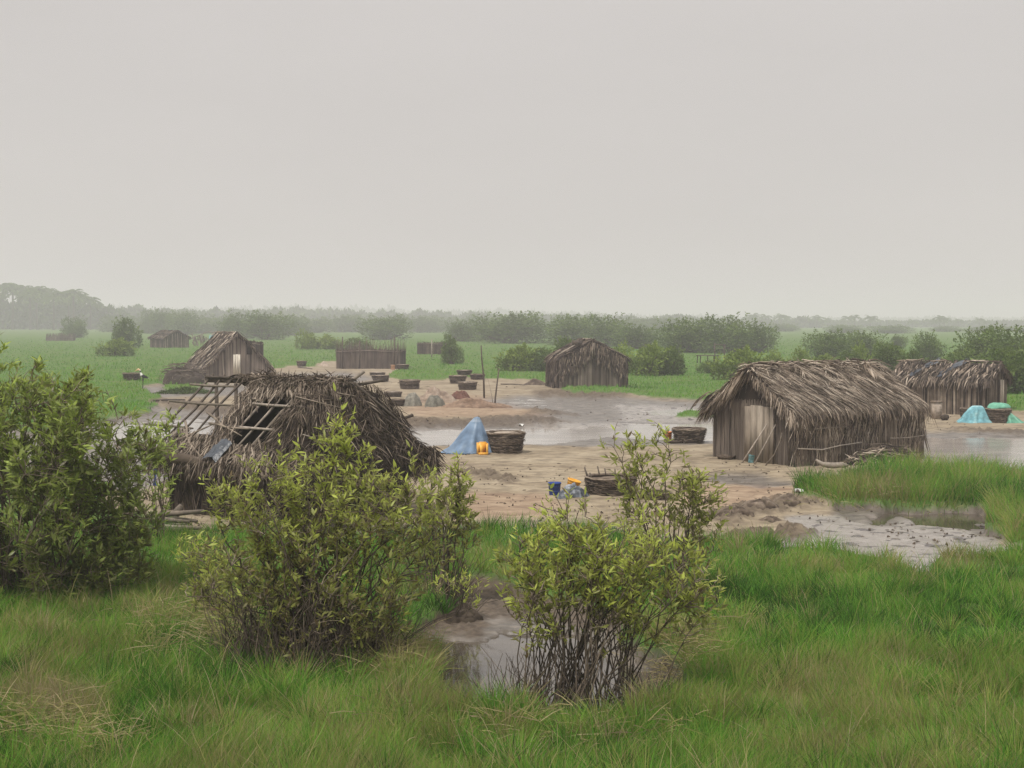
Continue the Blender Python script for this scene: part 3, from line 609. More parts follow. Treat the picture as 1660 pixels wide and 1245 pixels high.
# ------------------------------------------------------------------ hut A: the big thatched hut on the right
def gable_h(wh, rh): return lambda s: wh + (rh - wh) * (1 - abs(2 * s - 1))
def big_hut():
    X, Y, Z = at(1289, 757); a_ = R(35); Lh, W, wh, rh = 5.6, 3.4, 1.62, 2.78
    root = empty('thatched_hut', (X, Y, Z), a_, 'large palm thatched hut on the right with shaggy roof and plank door', 'hut')
    rs = np.random.default_rng(21)
    # local: x along the long side, y across (left gable at x=0 faces the camera's left)
    w1 = MB(); g = gable_h(wh, rh - .12)
    solidwall(w1, (0, W, 0), (0, 0, 0), g); solidwall(w1, (0, 0, 0), (Lh, 0, 0), lambda s: wh); solidwall(w1, (Lh, 0, 0), (Lh, W, 0), g); solidwall(w1, (Lh, W, 0), (0, W, 0), lambda s: wh)
    w1.build('wall_core', M['thatchdark'], root)
    w2 = MB(); wall(w2, (0, W, 0), (0, 0, 0), lambda s: min(g(s), 1.9), .018, (.2, .85), 420, .05, .025, rs, .2)
    wall(w2, (0, W, 0), (0, 0, 0), lambda s: g(s) if s < .25 or s > .8 else 1.75, .05, (.0, .35), 110, .015, .03, rs, .05)  # reeds stop above the door; dark core stands in for the shaded opening
    w2.build('gable_wall', M['reed'], root)
    w3 = MB(); wall(w3, (0, 0, 0), (Lh, 0, 0), lambda s: wh, .02, (.2, .75), 700, .05, .05, rs, .15)
    panel(w3, (0, -.05, wh), (Lh, 0, 0), (0, -.02, -wh), 5200, .55, .018, 0, (.05, .9), .16, None, 0, rs, .28, .25, 0, ridge=.14)
    panel(w3, (0, -.2, wh - .05), (Lh, 0, 0), (0, .08, -wh * .6), 1300, .5, .02, 0, (.2, 1.), .12, lambda u, v: fbm(u * 9, v * .5, 15) > .42, 0, rs, .3, .2, 0, ridge=.1)
    w3.build('side_wall', M['thatch'], root)
    w4 = MB(); panel(w4, (Lh + .05, 0, wh), (0, W, 0), (.02, 0, -wh), 900, .75, .025, 0, (.1, .5), .06, None, 0, rs, .2, .1, 0)
    wall(w4, (Lh, 0, 0), (Lh, W, 0), g, .04, (.1, .5), 150, .04, .03, rs); wall(w4, (Lh, W, 0), (0, W, 0), lambda s: wh, .05, (.1, .5), 200, .04, .03, rs)
    w4.build('rear_wall', M['thatch'], root)
    # roof: sagging panels, eaves low over the walls
    ov, og = .16, .24; sl = (rh - wh) / (W / 2); ez = wh - ov * sl
    rf = MB(); x0, x1 = -og, Lh + .02; xr0, xr1 = -og, Lh - .5
    A = np.array([xr0, W / 2, rh]); B = np.array([xr1, W / 2, rh - .02]); Cc = np.array([x1, -ov, ez]); D_ = np.array([x0, -ov, ez])
    sheet(rf, A, B, Cc, D_, .12, 14, .05, 2); sheet(rf, A, B, (x1, W + ov, ez), (x0, W + ov, ez), .1, 14, .05, 3)
    for (O, U, V, sk) in ((A, B - A + np.array([.3, 0, 0]), D_ - A, .55), (A, B - A + np.array([.3, 0, 0]), np.array([x0, W + ov, ez]) - A, .3)):
        panel(rf, O + np.array([0, 0, .03]), U, V, 12500, .42, .012, sk, (.1, .85), .07, None, .8, rs, .2, .2, .04, ridge=.16, over_max=.16)
        panel(rf, O + np.array([0, 0, .04]), U, V, 1000, .6, .015, sk, (.2, 1.), .10, None, 1.0, rs, .3, .25, .05, ridge=.18, over_max=.2)
        panel(rf, O + np.array([0, 0, .08]), U, V * .42, 900, .42, .026, sk * .2, (.2, .8), .08, None, .0, rs, .9, .2, .02)
    # hip at the far end
    H1 = B + np.array([0, 0, 0]); V1 = np.array([Lh + .02, W / 2, ez]) - H1
    sheet(rf, H1 + np.array([-.02, -.05, 0]), H1 + np.array([-.02, .05, 0]), (x1, W + ov, ez), (x1, -ov, ez), .12, 10, .04, 4)
    for q in range(5):
        yy = -ov + (W + 2 * ov) * (q + .5) / 5; Vq = np.array([x1, yy, ez]) - H1
        panel(rf, H1 - np.array([0, .35, 0]) * (1 if q < 2 else 0), (0, .7, 0), Vq, 380, .42, .024, .0, (.1, .9), .08, None, .9, rs, .25, .25, .04)
    rf.build('roof', M['thatch'], root)
    fr = MB()   # hanging fringe of leaflets along the eave and the gable edge
    n = 1100; u = rs.uniform(0, 1, n)
    P0 = D_ + u[:, None] * (Cc - D_) + rs.uniform(-.1, .12, (n, 1)) * np.array([0, 1., sl]) + np.array([0, -.02, .04]); clump = vnoise(u * 16, u * 0, 3)
    Dn = unit(np.stack([rs.normal(0, .22, n), -.25 + rs.normal(0, .12, n), -np.ones(n)], 1))
    fr.ribbons(P0, Dn, unit(np.cross(Dn, rs.normal(size=(n, 3)))), rs.uniform(.16, .5, n) * (.25 + 1.3 * clump), .018 * rs.uniform(.6, 1.4, n), np.zeros(3), np.clip(rs.uniform(.1, .7, n), 0, 1), (.8, 1, .8, .1))
    for sgn, nn in ((-1, 1000), (1, 900)):
        u = rs.uniform(0, 1, nn) ** (.8); Rg = np.array([x0, W / 2, rh]); E = np.array([x0, -ov if sgn < 0 else W + ov, ez])
        P0 = Rg + u[:, None] * (E - Rg) + np.stack([rs.uniform(-.06, .45, nn), np.zeros(nn), rs.uniform(-.02, .09, nn)], 1)
        Dn = unit(np.stack([-.35 + rs.normal(0, .2, nn), .42 * sgn + rs.normal(0, .16, nn), -np.ones(nn)], 1))
        fr.ribbons(P0, Dn, unit(np.cross(Dn, rs.normal(size=(nn, 3)))), rs.uniform(.3, .75, nn) * (1 if sgn > 0 else .8), .022 * rs.uniform(.6, 1.5, nn), np.zeros(3), np.clip(rs.uniform(.15, .95, nn), 0, 1), (.8, 1, .8, .1))
    E = np.array([x0, W + ov, ez]);
    for k in range(9):   # long fronds drooping off the left eave
        frond(fr, E + np.array([rs.uniform(-.05, .5), -.25 - rs.uniform(0, .5), .3 + rs.uniform(0, .3)]), R(128 + rs.uniform(-22, 22)), rs.uniform(.35, .55), .45, rs, (.15, .6), .34, 34)
    fr.build('eave_fringe', M['thatch'], root)
    rd = MB()   # untidy ridge: crossing stalks
    for k in range(85):
        x = rs.uniform(xr0, xr1 + .1); az = rs.normal(0, .5); l_ = rs.uniform(.3, 1.1)
        c_ = np.array([x, W / 2 + rs.uniform(-.22, .22), rh + .06 + rs.uniform(-.03, .12)]); dd = np.array([math.cos(az), math.sin(az), rs.normal(0, .12)]) * l_ / 2
        rd.tube([c_ - dd, c_ + np.array([0, 0, .03]), c_ + dd], [.02, .024, .008], rs.uniform(.2, 1), 4)
    n = 1300; u = rs.uniform(0, 1, n); P0 = A + u[:, None] * (B - A) + np.stack([np.zeros(n), rs.normal(0, .16, n), rs.uniform(.0, .15, n)], 1)
    Dn = unit(np.stack([rs.normal(0, 1, n), rs.normal(0, .55, n), rs.normal(0, .16, n)], 1))
    rd.ribbons(P0, Dn, unit(np.cross(Dn, rs.normal(size=(n, 3)))), rs.uniform(.15, .5, n), .024, np.array([0, 0, -.08]), rs.uniform(.15, 1, n), (.7, 1, .1))
    for x in (1.5, 4.3, 4.6): frond(rd, (x, W / 2, rh + .14), R(rs.uniform(-110, -60)), .7, .35, rs, (.5, 1), .3, 34)
    rd.build('ridge_cap', M['thatch'], root)
    pl = MB()   # plank door in the gable
    yy = 1.98
    for k, wd_ in enumerate((.26, .24, .27, .27, .22)):
        yy -= wd_; pl.box((-.09 - .006 * (k % 2), yy + wd_ / 2, .84 + .02 * (k % 3)), (.035, wd_ - .022, 1.66 + .04 * (k % 2)), .38 + .08 * (k % 3))
    pl.build('plank_door', M['plank'], root)
    pb = MB(); pb.tube([(-.14, .1, .0), (-.13, .12, .95), (-.12, .1, 1.75)], .028, .25, 5); pb.tube([(-.14, .74, .0), (-.13, .72, .95), (-.15, .74, 1.8)], .022, .15, 5)
    pb.build('door_post', M['stick'], root)
    for pts_, r_, t_ in (([(-.05, -.15, .55), (.9, -.19, .47), (1.7, -.16, .55), (2.6, -.18, .6)], .022, .85), ([(.6, -.15, 1.08), (1.3, -.17, 1.1), (2.0, -.15, 1.09)], .014, .7), ([(3.9, -.16, .66), (4.7, -.17, .64), (5.5, -.15, .68)], .014, .75)): rl = MB(); rl.tube(pts_, r_, t_, 5); rl.build('tie_rail', M['stick'], root)
    return root, (X, Y, Z, a_)
hutA, fA = big_hut()
def loc(fr, x, y, z=0):
    X, Y, Z, a_ = fr; return (X + x * math.cos(a_) - y * math.sin(a_), Y + x * math.sin(a_) + y * math.cos(a_), Z + z)
# sticks leaning on its gable
def stick(label, pts, r, t=.7, mat='stick', name='leaning_pole', cat='pole', group=None, n=6):
    p0 = np.array(pts[0], float); root = MB(); pp = np.array(pts, float) - p0
    root.tube(pp, np.linspace(r, r * .6, len(pp)), t, n); o = root.build(name, M[mat]); o.location = p0; return tag(o, label, cat, group)
stick('pale forked pole leaning left of the plank door', [loc(fA, -.75, 1.45, -.02), loc(fA, -.5, 1.2, .55), loc(fA, -.18, .95, 1.2)], .032, .95)
stick('middle grey pole leaning on the plank door', [loc(fA, -.68, 1.0, -.02), loc(fA, -.42, .8, .6), loc(fA, -.17, .62, 1.2)], .027, .8)
stick('bent dark branch leaning right of the middle pole', [loc(fA, -.62, .62, -.02), loc(fA, -.42, .42, .35), loc(fA, -.25, .35, .75), loc(fA, -.16, .38, .98)], .024, .45)
# fallen frond heap beside the long wall
def heap_of_fronds(label, p, ln, wd, ht, n, mat, t, rz, seed, name='frond_heap', stick_n=30):
    rs = np.random.default_rng(seed); root = MB()
    V = np.zeros((7, 14, 3)); th = np.arange(14) * 2 * math.pi / 14
    for i in range(7):
        q = i / 6; r_ = math.cos(q * math.pi / 2) ** .7; V[i, :, 0] = np.cos(th) * ln / 2 * r_ * .85; V[i, :, 1] = np.sin(th) * wd / 2 * r_ * .85; V[i, :, 2] = -.03 + ht * .8 * math.sin(q * math.pi / 2)
    root.grid(V, .12, closed=True)
    for k in range(stick_n):
        a = rs.uniform(0, 6.28); r_ = rs.uniform(0, 1) ** .5 * .8; x, y = math.cos(a) * r_ * ln / 2, math.sin(a) * r_ * wd / 2; z = ht * math.sqrt(max(0, 1 - r_ * r_)) * rs.uniform(.6, 1.05) + .02
        az = rs.normal(0, .35); l_ = rs.uniform(.25, .55) * ln * .7; dd = np.array([math.cos(az), math.sin(az), rs.normal(0, .1)]) * l_ / 2; c_ = np.array([x, y, max(z, .05)])
        e0 = c_ - dd; e1 = c_ + dd; e0[2] = max(e0[2] - .05, .0); e1[2] = max(e1[2] - .05, .0)
        root.tube([e0, c_, e1], [.014, .026, .012], rs.uniform(min(t[0], .9), 1), 5)
    a = rs.uniform(0, 6.28, n); r_ = rs.uniform(0, 1, n) ** .5; z = ht * np.sqrt(1 - (r_ * .98) ** 2) * rs.uniform(.5, 1.05, n)
    P0 = np.stack([np.cos(a) * r_ * ln / 2, np.sin(a) * r_ * wd / 2, z], 1); D = unit(np.stack([rs.normal(0, 1, n), rs.normal(0, .6, n), rs.uniform(-.5, .25, n)], 1))
    root.ribbons(P0, D, unit(np.cross(D, rs.normal(size=(n, 3)))), rs.uniform(.15, .4, n), .025, np.array([0, 0, -.06]), rs.uniform(t[0], t[1], n), (.7, 1, .1))
    o = root.build(name, M[mat]); o.location = p; o.rotation_euler = (0, 0, rz); return tag(o, label, 'heap')
x, y, z = loc(fA, 3.0, -.75); heap_of_fronds('heap of fallen palm fronds against the long wall of the big thatched hut', (x, y, gz(x, y)), 2.4, 1.0, .55, 520, 'thatch', (.1, .8), R(32), 31)
x, y, z = loc(fA, 1.75, -.75); heap_of_fronds('small tangle of dead leaflets left of the frond heap', (x, y, gz(x, y)), .75, .5, .32, 260, 'thatch', (.1, .9), R(20), 32, stick_n=6)

# ------------------------------------------------------------------ generic hut
def hut(label, p, ang, Lh, W, wh, rh, mats=('reed', 'thatch'), seed=1, ov=.2, og=.2, dens=1., door=None, open_=None, t_roof=(.1, .6), t_wall=(.2, .8), skew=.0, name='thatched_hut', fringe=1., wide=1., gthatch=0):
    root = empty(name, p, ang, label, 'hut'); rs = np.random.default_rng(seed); g = gable_h(wh, rh - .08)
    for nm, p0, p1, hf in (('gable_wall', (0, W, 0), (0, 0, 0), g), ('side_wall', (0, 0, 0), (Lh, 0, 0), lambda s: wh), ('gable_wall', (Lh, 0, 0), (Lh, W, 0), g), ('side_wall', (Lh, W, 0), (0, W, 0), lambda s: wh)):
        m_ = MB(); solidwall(m_, p0, p1, hf, .1); wall(m_, p0, p1, hf, .07 * wide, t_wall, int(60 * dens * (W if 'gable' in nm else Lh) / 3), .05, .02, rs, .14); m_.build(nm, M[mats[0]], root)
    sl = (rh - wh) / (W / 2); ez = wh - ov * sl; rf = MB(); A = np.array([-og, W / 2, rh]); B = np.array([Lh + og, W / 2, rh])
    for yy, sd in ((-ov, 5), (W + ov, 6)):
        D_ = np.array([-og, yy, ez]); Cc = np.array([Lh + og, yy, ez]); sheet(rf, A, B, Cc, D_, .15, 10, .05, sd + seed)
        panel(rf, A + np.array([0, 0, .03]), B - A, D_ - A, int(900 * dens), .6, .045 * wide, skew, t_roof, .12, None, .6, rs, .22, .16, .04)
        n = int(260 * dens * fringe); u = rs.uniform(0, 1, n); P0 = D_ + u[:, None] * (Cc - D_) + np.array([0, 0, .04]); Dn = unit(np.stack([rs.normal(0, .2, n), rs.normal(0, .12, n), -np.ones(n)], 1))
        rf.ribbons(P0, Dn, unit(np.cross(Dn, rs.normal(size=(n, 3)))), rs.uniform(.1, .45, n), .04 * wide, np.zeros(3), rs.uniform(t_roof[0], t_roof[1], n), (.8, 1, .1))
        for xx in (-og, Lh + og):
            n = int(200 * dens * fringe); u = rs.uniform(0, 1, n); P0 = np.array([xx, W / 2, rh]) + u[:, None] * np.array([0, yy - W / 2, ez - rh]) + np.array([0, 0, .06]); Dn = unit(np.stack([np.sign(xx) * -.1 + rs.normal(0, .2, n), np.sign(yy) * .3 + rs.normal(0, .2, n), -np.ones(n)], 1))
            rf.ribbons(P0, Dn, unit(np.cross(Dn, rs.normal(size=(n, 3)))), rs.uniform(.1, .4, n), .04 * wide, np.zeros(3), rs.uniform(t_roof[0], t_roof[1], n), (.8, 1, .1))
    for k in range(int(22 * dens)):
        x = rs.uniform(-og, Lh + og); az = rs.normal(0, .4); l_ = rs.uniform(.3, 1.0); c_ = np.array([x, W / 2 + rs.uniform(-.15, .15), rh + .05 + rs.uniform(0, .07)]); dd = np.array([math.cos(az), math.sin(az), rs.normal(0, .1)]) * l_ / 2
        rf.tube([c_ - dd, c_, c_ + dd], [.025, .03, .012], rs.uniform(.2, .9), 4)
    rf.build('roof', M[mats[1]], root)
    if gthatch:
        m_ = MB(); n = 1500; yy = rs.uniform(0, W, n); top = np.array([g(q / W) for q in yy]); zz = top - (gthatch * .75) * rs.uniform(0, 1, n) ** 1.2 * (1 + .25 * np.abs(2 * yy / W - 1) * 2)
        Dn = unit(np.stack([rs.normal(-.05, .1, n), rs.normal(0, .2, n), -np.ones(n)], 1)); m_.ribbons(np.stack([-.10 - rs.uniform(0, .1, n), yy, zz + .05], 1), Dn, unit(np.cross(Dn, rs.normal(size=(n, 3)) * .5 + np.array([1, 0, 0]))), rs.uniform(.2, .55, n), .05, np.zeros(3), np.clip(rs.normal(.3, .2, n), 0, 1), (.8, 1, .2))
        for k in range(3): panel(m_, (0, -.06, wh), (Lh, 0, 0), (0, -.02, -wh), 350, .7, .05, 0, (.05, .5), .08, None, 0, rs, .2, .1, 0); panel(m_, (0, W + .06, wh), (Lh, 0, 0), (0, .02, -wh), 350, .7, .05, 0, (.05, .5), .08, None, 0, rs, .2, .1, 0)
        m_.build('wall_thatch', M['thatch'], root)
    if door:
        face, s0, wd, h0, h1, tt = door; m_ = MB(); k = 3
        for i in range(k):
            w_ = wd / k
            if face == 'gable': m_.box((-.10, s0 + w_ * (i + .5), (h0 + h1) / 2), (.04, w_ - .02, h1 - h0 + .03 * (i % 2)), tt)
            else: m_.box((s0 + w_ * (i + .5), -.10, (h0 + h1) / 2), (w_ - .02, .04, h1 - h0 + .03 * (i % 2)), tt)
        m_.build('door', M['plank'], root)
    return root
# back left hut: its gable faces the camera
X, Y, Z = at(440, 613); hC = hut('grey reed hut at the back left with a pale door in its gable', (X, Y, Z), R(118), 5.2, 5.0, .75, 3.25, seed=41, door=('gable', 2.35, .55, .25, 1.75, .95), ov=.1, t_wall=(.35, .95), t_roof=(.15, .75), wide=1.3)
m_ = MB(); m_.box((-.13, 1.7, 2.25), (.05, .36, 1.0), .0); m_.build('gable_opening_shade', M['thatchdark'], hC)  # dark box standing in for the shade inside the gable opening
X, Y, Z = at(1016, 631); hD = hut('small steep thatched hut standing alone beyond the mud flat in mid photo', (X, Y, Z), R(97), 4.6, 4.2, 1.75, 2.85, seed=42, ov=.0, og=.06, gthatch=1.1, t_wall=(.1, .7), t_roof=(.05, .5), wide=1.3)
m_ = MB(); m_.tube([(-.32, 2.15, 2.75), (-.33, 2.2, 2.2), (-.3, 2.22, 1.75)], .035, .6, 5); m_.tube([(-.32, 2.05, 2.75), (-.33, 2.07, 2.3), (-.3, 2.1, 1.9)], .03, .45, 5); m_.build('hanging_stick', M['stick'], hD)
m_ = MB(); m_.box((.25, 3.05, 2.75), (.5, .45, .3), .1, .4); m_.tube([(.1, 4.3, 2.0), (.1, 3.2, 2.62)], .04, .9, 5); m_.build('roof_weight', M['stick'], hD)
X, Y, Z = at(1599, 674); aE = R(-35); LE = 4.2
hE = hut('low brown hut with dark sheets on its roof at the right edge', (X - LE * math.cos(aE), Y - LE * math.sin(aE), Z), aE, LE, 3.0, 1.5, 2.25, mats=('thatchdark', 'thatch'), seed=43, ov=.15, t_wall=(.3, .9), t_roof=(.1, .55), wide=1.2)
m_ = MB(); m_.box((LE + .12, 1.75, .78), (.04, .30, 1.5), .5); m_.box((LE + .13, 2.03, .78), (.04, .2, 1.46), .65); m_.build('door', M['plank'], hE)
for k, (u0, tt) in enumerate(((1.0, .7), (2.3, .5))):
    m_ = MB(); V = np.zeros((9, 5, 3))
    for i in range(9):
        for j in range(5):
            q = i / 8; V[i, j] = (u0 + q * .9 - .35 + .1 * math.sin(j * 3 + i), 1.35 - q * -.12 + (j - 2) * .11 - (1 - q) * 1.15, 0)
            V[i, j, 2] = 1.5 + V[i, j, 1] / 1.5 * .75 + .10 + .10 * vnoise(i * .9, j * 1.3, 5 + k)
    m_.grid(V, np.linspace(0, 1, 45).reshape(9, 5) * tt); m_.build('roof_sheet', M['blackplastic'], hE)
# far left small hut with a tarp, and the wrecked frame next to it
X, Y, Z = at(306, 564); hF = hut('distant dark hut with a pale tarp in the green meadow at the left', (X, Y, Z), R(128), 5.5, 3.9, 1.6, 2.6, mats=('thatchdark', 'thatchdark'), seed=44, dens=.45, wide=2.5, t_wall=(.3, .8), t_roof=(.2, .7))
m_ = MB(); sheet(m_, (.6, 2.0, 2.72), (3.6, 2.0, 2.75), (3.8, .3, 1.98), (.9, .3, 1.95), .9, 8, .15, 9); m_.build('tarp', M['cyannet'], hF)
X, Y, Z = at(338, 562); rt = empty('collapsed_shelter', (X, Y, Z), 0, 'collapsed distant shelter of grey poles just right of the tarp hut', 'shelter'); rs = np.random.default_rng(45); m_ = MB()
for k in range(12): x = rs.uniform(-2.5, 3); m_.tube([(x, rs.uniform(-.5, .5), 0), (x + rs.normal(0, .5), 0, rs.uniform(1.4, 2.4))], .05, rs.uniform(.2, .8), 4)
m_.tube([(-3, 0, 1.2), (0, .1, 2.4), (3, 0, 1.9)], .07, .6, 4); m_.tube([(-2.6, .3, 1.0), (3, .2, 1.5)], .06, .3, 4); m_.build('frame', M['stick'], rt)
m_ = MB(); panel(m_, (-2.6, .3, 2.2), (5.4, 0, -.2), (0, -.3, -1.9), 260, .9, .12, .2, (.2, .7), .1, lambda u, v: fbm(u * 4, v * 3, 8) > .42, .2); m_.build('panel', M['reed'], rt)
m_ = MB(); sheet(m_, (.2, -.2, 1.9), (1.6, -.2, 1.8), (1.5, -.5, .4), (.1, -.5, .5), .6, 7, .15, 9); m_.build('net', M['cyannet'], rt)

# ------------------------------------------------------------------ hut B: the ruined hut behind the centre shrub
def ruin():
    FLx, FLy, Z = at(280, 827); a_ = R(-42); Lh, W, wh, rh = 3.75, 3.5, 1.38, 2.85
    root = empty('ruined_hut', (FLx, FLy, Z), a_, 'ruined hut with collapsed thatch and bare roof poles behind the centre shrub', 'hut'); rs = np.random.default_rng(51)
    # local: x along the ridge to the right (and nearer), y back from the front wall
    w_ = MB(); solidwall(w_, (0, 0, 0), (Lh, 0, 0), lambda s: wh, .05); wall(w_, (0, 0, 0), (Lh, 0, 0), lambda s: wh * (1 - .1 * vnoise(s * 9, 0, 3)), .045, (.0, .35), 300, .08, .04, rs)
    panel(w_, (-.05, -.06, wh), (Lh, 0, 0), (0, -.05, -wh * .8), 1500, .6, .025, 0, (.0, .5), .12, None, .1, rs, .5, .15, .1); w_.build('front_wall', M['thatchdark'], root)
    w_ = MB(); g = gable_h(wh, rh - .1); solidwall(w_, (0, W, 0), (0, 0, 0), lambda s: wh * (.9 if s > .4 else .5), .05); wall(w_, (0, W, 0), (0, 0, 0), lambda s: wh * (.95 if s > .4 else .5), .05, (.1, .6), 160, .08, .05, rs); w_.build('left_wall', M['thatchdark'], root)
    w_ = MB(); solidwall(w_, (Lh, 0, 0), (Lh, W, 0), g, .05)
    panel(w_, (Lh + .06, 0, wh), (0, W, 0), (.03, 0, -wh), 1500, .55, .024, 0, (.1, .7), .15, None, 0, rs, .5, .2, .05)
    n = 5200; yy = rs.uniform(-.15, W + .25, n); hh = np.array([g(min(max(q / W, 0), 1)) for q in yy]); zz = wh * .7 + (hh - wh * .7) * rs.uniform(0, 1, n) + .05
    D = unit(np.stack([.15 + rs.normal(0, .35, n), rs.normal(0, .75, n), -rs.uniform(.1, 1, n)], 1)); w_.ribbons(np.stack([Lh + .05 + rs.uniform(0, .22, n) + .55 * np.clip((rh - zz) / (rh - wh), 0, 1), yy, zz], 1), D, unit(np.cross(D, rs.normal(size=(n, 3)))), rs.uniform(.15, .5, n), .02, np.array([0, 0, -.08]), np.clip(rs.beta(1.2, 2.4, n), 0, 1), (.7, 1, .1))
    sheet(w_, (Lh + .02, W / 2, rh - .05), (Lh + .03, W / 2 + .05, rh - .05), (Lh + .5, W + .1, wh), (Lh + .5, -.1, wh), .1, 10, .08, 12)
    w_.build('right_gable', M['thatchdark'], root)
    hp = MB(); cc = np.array([Lh - .08, W / 2 + .05, .85]); rr_ = np.array([.66, W / 2 + .12, rh - .93])   # rounded heap of slumped thatch over the right end
    V = np.zeros((12, 30, 3)); 
    for i in range(12):
        el_ = .12 + i / 11 * (math.pi / 2 - .12)
        for j in range(30):
            a_2 = j * 2 * math.pi / 30; q = cc + rr_ * np.array([math.cos(el_) * math.cos(a_2), math.cos(el_) * math.sin(a_2), math.sin(el_)]) * (.93 + .12 * vnoise(j * .8, i * .7, 6)); V[i, j] = q
    hp.grid(V, .1, closed=True); n = 6500; dr = rs.normal(size=(n, 3)); dr[:, 2] = np.abs(dr[:, 2]) * .9 + .08; dr = unit(dr); bump = .95 + .16 * vnoise(dr[:, 0] * 5 + 9, dr[:, 1] * 5 + dr[:, 2] * 3, 19)
    P0 = cc + rr_ * dr * (bump + rs.uniform(-.02, .06, n))[:, None]; dn = unit(np.stack([dr[:, 0], dr[:, 1], -1.1 - 0 * dr[:, 0]], 1) + rs.normal(0, .42, (n, 3)))
    hp.ribbons(P0, dn, unit(np.cross(dn, dr + rs.normal(0, .5, (n, 3)))), rs.uniform(.12, .42, n), .018, np.array([0, 0, -.06]), np.clip(rs.beta(1.3, 2.3, n) + .3 * (vnoise(dr[:, 0] * 7, dr[:, 2] * 7, 3) - .5), 0, 1), (.7, 1, .1))
    for k in range(14): a_2 = rs.uniform(-1.3, 1.3); e_2 = rs.uniform(.3, 1.2); q = cc + rr_ * np.array([math.cos(e_2) * math.cos(a_2), math.cos(e_2) * math.sin(a_2), math.sin(e_2)]) * 1.06; hp.tube([q, q + rs.normal(0, .18, 3), q + rs.normal(0, .35, 3) + np.array([0, 0, -.2])], [.012, .016, .006], rs.uniform(.2, .9), 4)
    hp.build('slumped_thatch', M['thatchdark'], root)
    w_ = MB(); solidwall(w_, (1.25, W, 0), (1.25, 0, 0), gable_h(wh, rh - .15), .05); wall(w_, (1.25, W, 0), (1.25, 0, 0), gable_h(wh, rh - .2), .06, (.0, .35), 160, .05, .03, rs); w_.build('added_shade_wall', M['thatchdark'], root)  # added partition that makes the inside look dark through the roof hole
    w_ = MB(); solidwall(w_, (Lh, W, 0), (0, W, 0), lambda s: wh, .05); wall(w_, (Lh, W, 0), (0, W, 0), lambda s: wh, .05, (.1, .5), 180, .06, .05, rs); w_.build('back_wall', M['thatchdark'], root)
    ov = .3; sl = (rh - wh) / (W / 2); ez = wh - ov * sl
    A = np.array([-.15, W / 2, rh]); B = np.array([Lh, W / 2, rh]); D_ = np.array([-.25, -ov, ez]); Cc = np.array([Lh, -ov, ez])
    def has(u, v):
        w1 = .09 * (vnoise(u * 9, v * 9, 4) - .5) + .03 * (vnoise(u * 30, v * 30, 5) - .5); u = u + w1; v = v + w1
        bare = (u < .25 + .06 * v) & (v < .66); hole = (u > .42 + .22 * (v - .3)) & (u < .90) & (v > .24 - .09 * (u - .5)) & (v < .74)
        return ~(bare | hole)
    rf = MB(); sheet(rf, A, B, Cc, D_, .12, 26, .05, 7, has)
    panel(rf, A + np.array([0, 0, .03]), B - A, D_ - A, 5200, .26, .016, .45, (.15, .95), .10, has, .5, rs, .5, .22, .04, ridge=.12)
    panel(rf, A + np.array([0, 0, .05]), B - A, D_ - A, 900, .5, .03, .8, (.2, .9), .12, has, .5, rs, .3, .2, .04)
    E2 = np.array([Lh, W + ov, ez]) - B; hb = lambda u, v: u > .04 + .1 * vnoise(v * 6, v * 0, 3)
    sheet(rf, A, B, B + E2, A + E2, .1, 20, .05, 8, hb); panel(rf, A + np.array([0, 0, .04]), B - A, E2, 1800, .45, .025, 0, (.1, .6), .1, hb, .5, rs, .4, .2, .04)
    for (u0, v0, u1, v1) in ((.14, .5, .62, .72), (.02, .62, .34, .93), (.20, .0, .52, .18), (.02, .95, .30, .60), (.25, .62, .62, .64), (.06, .70, .44, .98)):   # sagging frond stalks
        p0 = A + u0 * (B - A) + v0 * (D_ - A) + np.array([0, -.03, .14]); p1 = A + u1 * (B - A) + v1 * (D_ - A) + np.array([0, -.03, .12]); mdp = (p0 + p1) / 2 + np.array([0, -.06, -.02])
        rf.tube([p0, (p0 + mdp) / 2 + .01, mdp, (p1 + mdp) / 2, p1], [.03, .028, .024, .02, .012], .8, 5)
    # rolled eave bundle at the left corner
    for k in range(3): rf.tube([(-.35 + .1 * k, -.38 + .05 * k, ez + .02 + .06 * k), (.5, -.42, ez + .10), (1.3, -.36, ez + .05), (2.1, -.34, ez)], [.06, .15 - .03 * k, .12, .06], .3 + .15 * k, 8)
    n = 1100; u = rs.uniform(0, 1, n); P0 = D_ + u[:, None] * (Cc - D_) + np.stack([np.zeros(n), rs.uniform(-.15, .1, n), rs.uniform(-.02, .14, n)], 1); Dn = unit(np.stack([rs.normal(0, .5, n), -.2 + rs.normal(0, .3, n), -np.ones(n)], 1))
    rf.ribbons(P0, Dn, unit(np.cross(Dn, rs.normal(size=(n, 3)))), rs.uniform(.15, .5, n), .022, np.zeros(3), rs.uniform(.05, .8, n), (.8, 1, .1))
    n = 1500; u = rs.uniform(.12, 1.02, n); P0 = A + u[:, None] * (B - A) + np.stack([rs.normal(0, .05, n), rs.normal(0, .16, n), rs.uniform(0, .12, n)], 1); Dn = unit(np.stack([rs.normal(0, 1, n), rs.normal(0, .7, n), rs.normal(0, .25, n)], 1))
    rf.ribbons(P0, Dn, unit(np.cross(Dn, rs.normal(size=(n, 3)))), rs.uniform(.12, .4, n), .022, np.array([0, 0, -.07]), rs.uniform(.05, .8, n), (.7, 1, .1))
    rf.build('roof', M['thatchdark'], root)
    V_ = D_ - A; U_ = (B - A)
